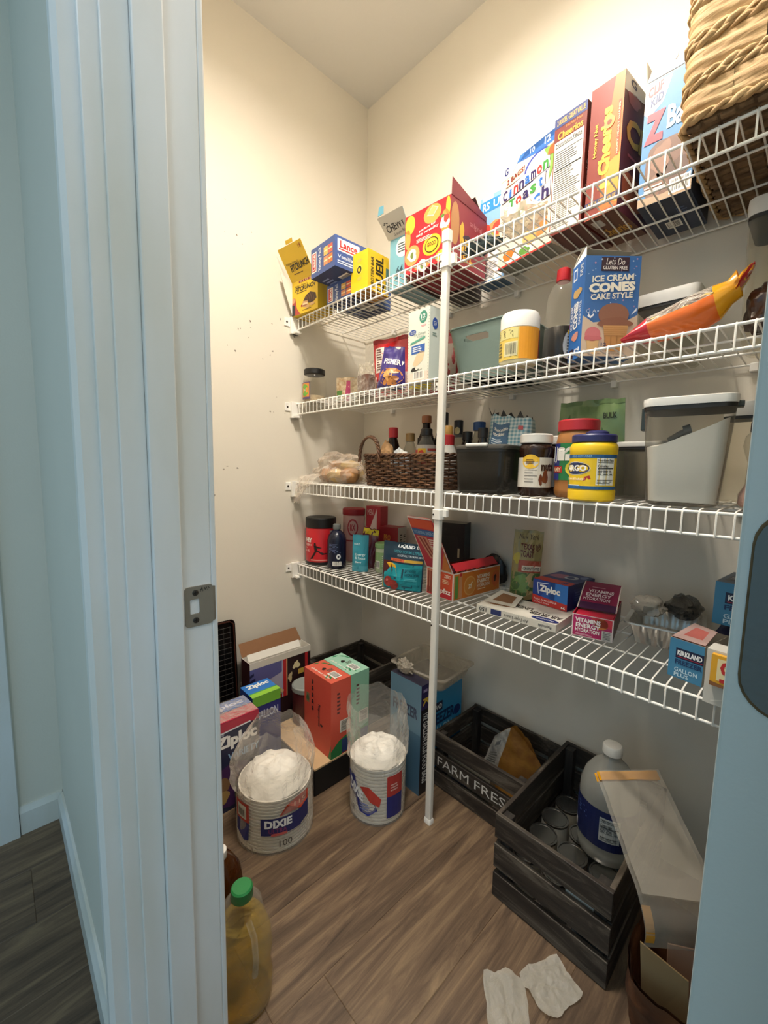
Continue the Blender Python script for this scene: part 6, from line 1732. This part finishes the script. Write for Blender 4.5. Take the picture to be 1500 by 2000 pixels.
def deco1(p):
    p.rect(.20, .58, .36, .93, '#b8382c', 1, 6).rect(.225, .63, .335, .88, '#d9d4c8', 2, 4).bars(.235, .66, .325, .82, 3, 4, 9, '#c9c4b8').poly([(.21, .57), (.36, .57), (.35, .24), (.30, .21), (.20, .30)], '#23307a', 1)
    p.rect(.46, .40, .78, .72, '#262c66', 1, 10).text('DIXIE', .49, .54, .70, .69, '#eef0f2', 2, .05).text('ULTRA', .52, .44, .66, .53, '#7a3a6a', 2, .03).rect(.54, .39, .66, .44, '#c9605a', 3, 4).poly([(.60, .74), (.66, .92), (.86, .99), (.86, .80), (.78, .73)], '#c4442c', 1).text('115', .72, .84, .82, .92, '#e9c9b0', 2).poly([(.78, .42), (.86, .46), (.86, .80), (.78, .72)], '#262c66', 1).text('100', .60, .16, .70, .28, '#55504a', 2).blob(.04, .78, .04, .16, '#5f7d3a', 1, 3).rect(.02, .3, .10, .62, '#2a3050', 1, 3)
def deco2(p):
    p.poly([(.08, .78), (.20, .80), (.44, .50), (.50, .30), (.40, .18), (.30, .22), (.12, .50)], '#27307c', 1).text('DIXIE', .14, .56, .34, .74, '#eef0f2', 2, .05, slant=-.16).poly([(.30, .66), (.40, .70), (.54, .50), (.52, .36), (.42, .44)], '#bf3f34', 2).lines(.30, .26, .44, .40, 3, '#7f88b8', 2)
    p.rect(.60, .52, .80, .88, '#b93a36', 1, 6).rect(.60, .14, .80, .52, '#262c74', 1, 6).lines(.64, .6, .76, .74, 3, '#e0b0a8', 2).text('68', .14, .16, .22, .26, '#8a857c', 2)
bagged('bagged_bowls', 'clear bag of stacked white paper bowls with blue and red print, nearest the jamb', (.470, -.742, 0), 28, .112, 16, .0096, .055, .335, 3, deco1, lean=(.012, -.01), fl=.05)
bagged('bagged_plates', 'open clear bag of white paper bowls standing left of the pole foot', (.628, -.464, 0), 27, .088, 16, .0112, .040, .36, 7, deco2, lean=(-.012, -.004), fl=-.02, taper=.02)

# --- boxes behind the bagged plates
r, P = carton('food_bag_box', 'tall dark food bag box with white lettering up its spine behind the pole', 'box', (.628, -.342, 0), 0, .142, .046, .385, '#45657a', right='#17161a', top='#2c2a3c')
p = P('right'); p.text('192 GALLON PLUS FOOD BAGS', .25, .10, .80, .74, '#d6d4ce', 2, .02, rot=2).rect(0, .78, 1, 1, '#2c2250', 1).text('K', .2, .81, .8, .88, '#cfae3a', 2, .04, rot=2).lines(.2, .92, .8, .97, 1, '#a08fb4', 2); p.build('spine_print', r)
p = P('front'); p.rect(0, .55, 1, 1, '#56788c', 1).text('FREEZER', .1, .68, .9, .78, '#20304c', 2, .03); p.build('front_print', r)
r, P = carton('freezer_carton', 'blue freezer bag carton behind the pole, clear tray resting on it', 'box', (.600, -.2940, 0), 0, .170, .195, .338, '#2f7fae', right='#2f86b4', top='#3a4f66')
p = P('right'); p.rect(.0, .74, .42, .84, '#16203f', 1).text('KIRKLAND', .0, .765, .40, .815, '#e6e8e8', 2, .03).text('FREEZER', .03, .60, .78, .72, '#12305c', 2, .04).text('GALLON', .03, .49, .70, .58, '#a9cfe0', 2, .02).text('PLUS', .03, .37, .36, .46, '#a9cfe0', 2, .02).ell(.86, .64, .10, .055, '#1b2f66', 1); p.build('side_print', r)
r = thing('clear_clamshell', 'empty clear plastic clamshell tray on the blue freezer carton', 'plastic tray', (.612, -.185, .3385), 4)
b = MB(); b.loft([rrect(.19, .16, .02, .001), rrect(.205, .175, .02, .020), rrect(.22, .19, .02, .046), rrect(.24, .21, .02, .047), rrect(.24, .21, .02, .050), rrect(.218, .188, .02, .050), rrect(.20, .17, .02, .022), rrect(.186, .156, .02, .004)], clear('clamshell', '#f4f1ea', .14, .7, .06, '#c9c2b6', bump=.4, bscale=30), True, True)
b.build('tray_shell', r, smooth=40)
crumple('torn_bag', 'crumpled clear bag on top of the food bag box', 'plastic bag', (.600, -.319, .3865), .034, .016, .024, clear('torn_film', '#efe9de', .4, .85, .1, '#d9d0c0', bump=1, bscale=40), 22, .5, flat=True)

# --- left wall side: rack, popcorn box, lidded can, storage bag boxes
r = thing('baking_rack', 'black baking sheet with wire rack leaning against the left wall', 'baking rack', (.050, -.765, .001), 0, (0, math.radians(-4), 0))
RK = mat('black_steel', '#141212', .35, .5); RKW = mat('rack_wire', '#3d3a38', .35, .7)
b = MB()
o_ = rrect(.19, .50, .02, 0); 
b.loft([[(z2, x, y + .25) for x, y, z in rrect(w, h_, .02, 0)] for w, h_, z2 in ((.175, .485, .0), (.19, .50, .016), (.196, .506, .016), (.18, .49, -.003))], RK, True, True)
b.build('baking_sheet', r, smooth=40)
for i in range(7):
    b = MB(); y = -.075 + i * .025; b.tube([(.019, y, .02), (.019, y, .48)], .0016, RKW, 5); b.build('rack_wire', r, smooth=60)
for i in range(24):
    b = MB(); z = .025 + i * .0196; b.tube([(.0215, -.078, z), (.0215, .078, z)], .0013, RKW, 5); b.build('rack_wire', r, smooth=60)
b = MB(); b.tube([(.018, -.09, .01), (.018, -.09, .485), (.018, -.075, .497), (.018, .075, .497), (.018, .09, .485), (.018, .09, .01)], .0032, mat('copper_edge', '#5a342a', .35, .6), 6); b.build('sheet_rim', r, smooth=60)
r, P = carton('popcorn_box', 'open popcorn box in dark red and white leaning by the left wall', 'box', (.100, -.660, .0), 0, .07, .265, .355, '#3a1a1e', open_top=True, right='#2a1518', inner=WHITECARD)
p = P('right')
p.rect(0, .5, .52, .93, '#a9a6bc', 1).poly([(0, .93), (0, .70), (.5, .8), (.5, .93)], '#5e5f96', 2).rect(0, .93, 1, 1, '#d9d2c4', 1).rect(.52, .5, .58, .93, '#b8282c', 2).rect(.575, .5, .59, .93, '#d9b07a', 3).rect(.90, .5, .95, .93, '#b8282c', 2).blob(.75, .82, .05, .05, '#e3d3a4', 2, 3, .4).blob(.64, .70, .04, .045, '#c9b68c', 2, 6, .4).rect(.78, .70, .88, .76, '#c9a54a', 2)
for i in range(4): p.poly([(0, .66 + i * .06), (.12 - .02 * i, .68 + i * .06), (.12 - .02 * i, .71 + i * .06), (0, .69 + i * .06)], '#23244a', 3)
for i in range(10): p.blob(.08 + .045 * i, .58 + .03 * math.sin(i * 2.1), .035, .03, ('#c9b48c', '#b09468', '#dccba6')[i % 3], 4, i, .4)
p.rect(0, .5, .5, .545, '#8c2226', 3); p.build('side_print', r)
flap(r, [(-.034, -.131, .355), (-.034, .131, .355), (-.062, .120, .405), (-.062, -.131, .400)], mat('brown_card'), mat('brown_card'), name='back_flap')
flap(r, [(.010, -.125, .350), (.010, .100, .350), (-.004, .10, .374), (-.004, -.125, .374)], WHITECARD, WHITECARD, name='inner_flap')
r = thing('lidded_can', 'round canister with grey lid beside the popcorn box', 'canister', (.215, -.470, .0985))
b = MB(); b.lathe([(.048, 0), (.050, .003), (.050, .130)], mat('can_maroon', '#5a2024', .4), 28); b.build('can_body', r, smooth=40)
b = MB(); b.lathe([(.051, .128), (.053, .130), (.053, .146), (.049, .150), (.046, .147)], mat('lid_grey', '#8d928e', .45), 28); b.build('lid', r, smooth=35)
r, P = carton('small_bag_box', 'blue storage bag box with a lime green stripe behind the purple one', 'box', (.228, -.718, 0), 0, .095, .105, .305, '#1f3f96', top='#2a74c4', right='#232f78')
p = P('top'); p.text('Ziploc', .10, .12, .44, .90, '#f2f2ee', 2, .05, rot=1).rect(.74, 0, 1, 1, '#8fc63a', 1).rect(.68, 0, .74, 1, '#3f8f5a', 1); p.build('top_print', r)
p = P('right'); p.rect(0, .88, 1, 1, '#6db03a', 1).text('GALLON', .1, .72, .9, .82, '#c9d6ec', 2, .02); p.build('side_print', r)
r, P = carton('variety_bag_box', 'purple and navy storage bag variety box beside the door jamb', 'box', (.278, -.905, 0), 0, .110, .180, .298, '#1f2440', top='#3a3a72', right='#222846')
p = P('right')
p.rect(0, .90, 1, 1, '#b02a44', 1).text('Ziploc', .20, .68, .96, .85, '#f0f0ee', 2, .05).poly([(.14, .66), (.20, .88), (.84, .90), (.84, .915), (.18, .895), (.12, .66)], '#dfe2ea', 2).text('VARIETY', .42, .56, 1.0, .64, '#8fb4d6', 2, .03).ell(.5, .28, .46, .24, '#4a2a5c', 1).blob(.28, .3, .14, .12, '#8a6a4a', 2, 4).blob(.66, .28, .14, .14, '#6a4a70', 2, 6).blob(.30, .18, .12, .08, '#b0925a', 3, 8).rect(.12, .86, .36, .885, '#8d93a4', 2); p.build('side_print', r)
p = P('top'); p.rect(.55, 0, 1, 1, '#b02a44', 1).text('Ziploc', .12, .2, .42, .9, '#cfd3ee', 2, .04, rot=1).rect(0, .5, .5, 1, '#2a63b4', 1); p.build('top_print', r)
b = MB(); b.grid(lambda u, v: (-.054 + .108 * u, -.088 + .176 * v, .3005 + .004 * abs(noise.noise(Vector((u * 5, v * 7, 2))))), 14, 18, FILM); b.build('shrink_film', r, smooth=60)
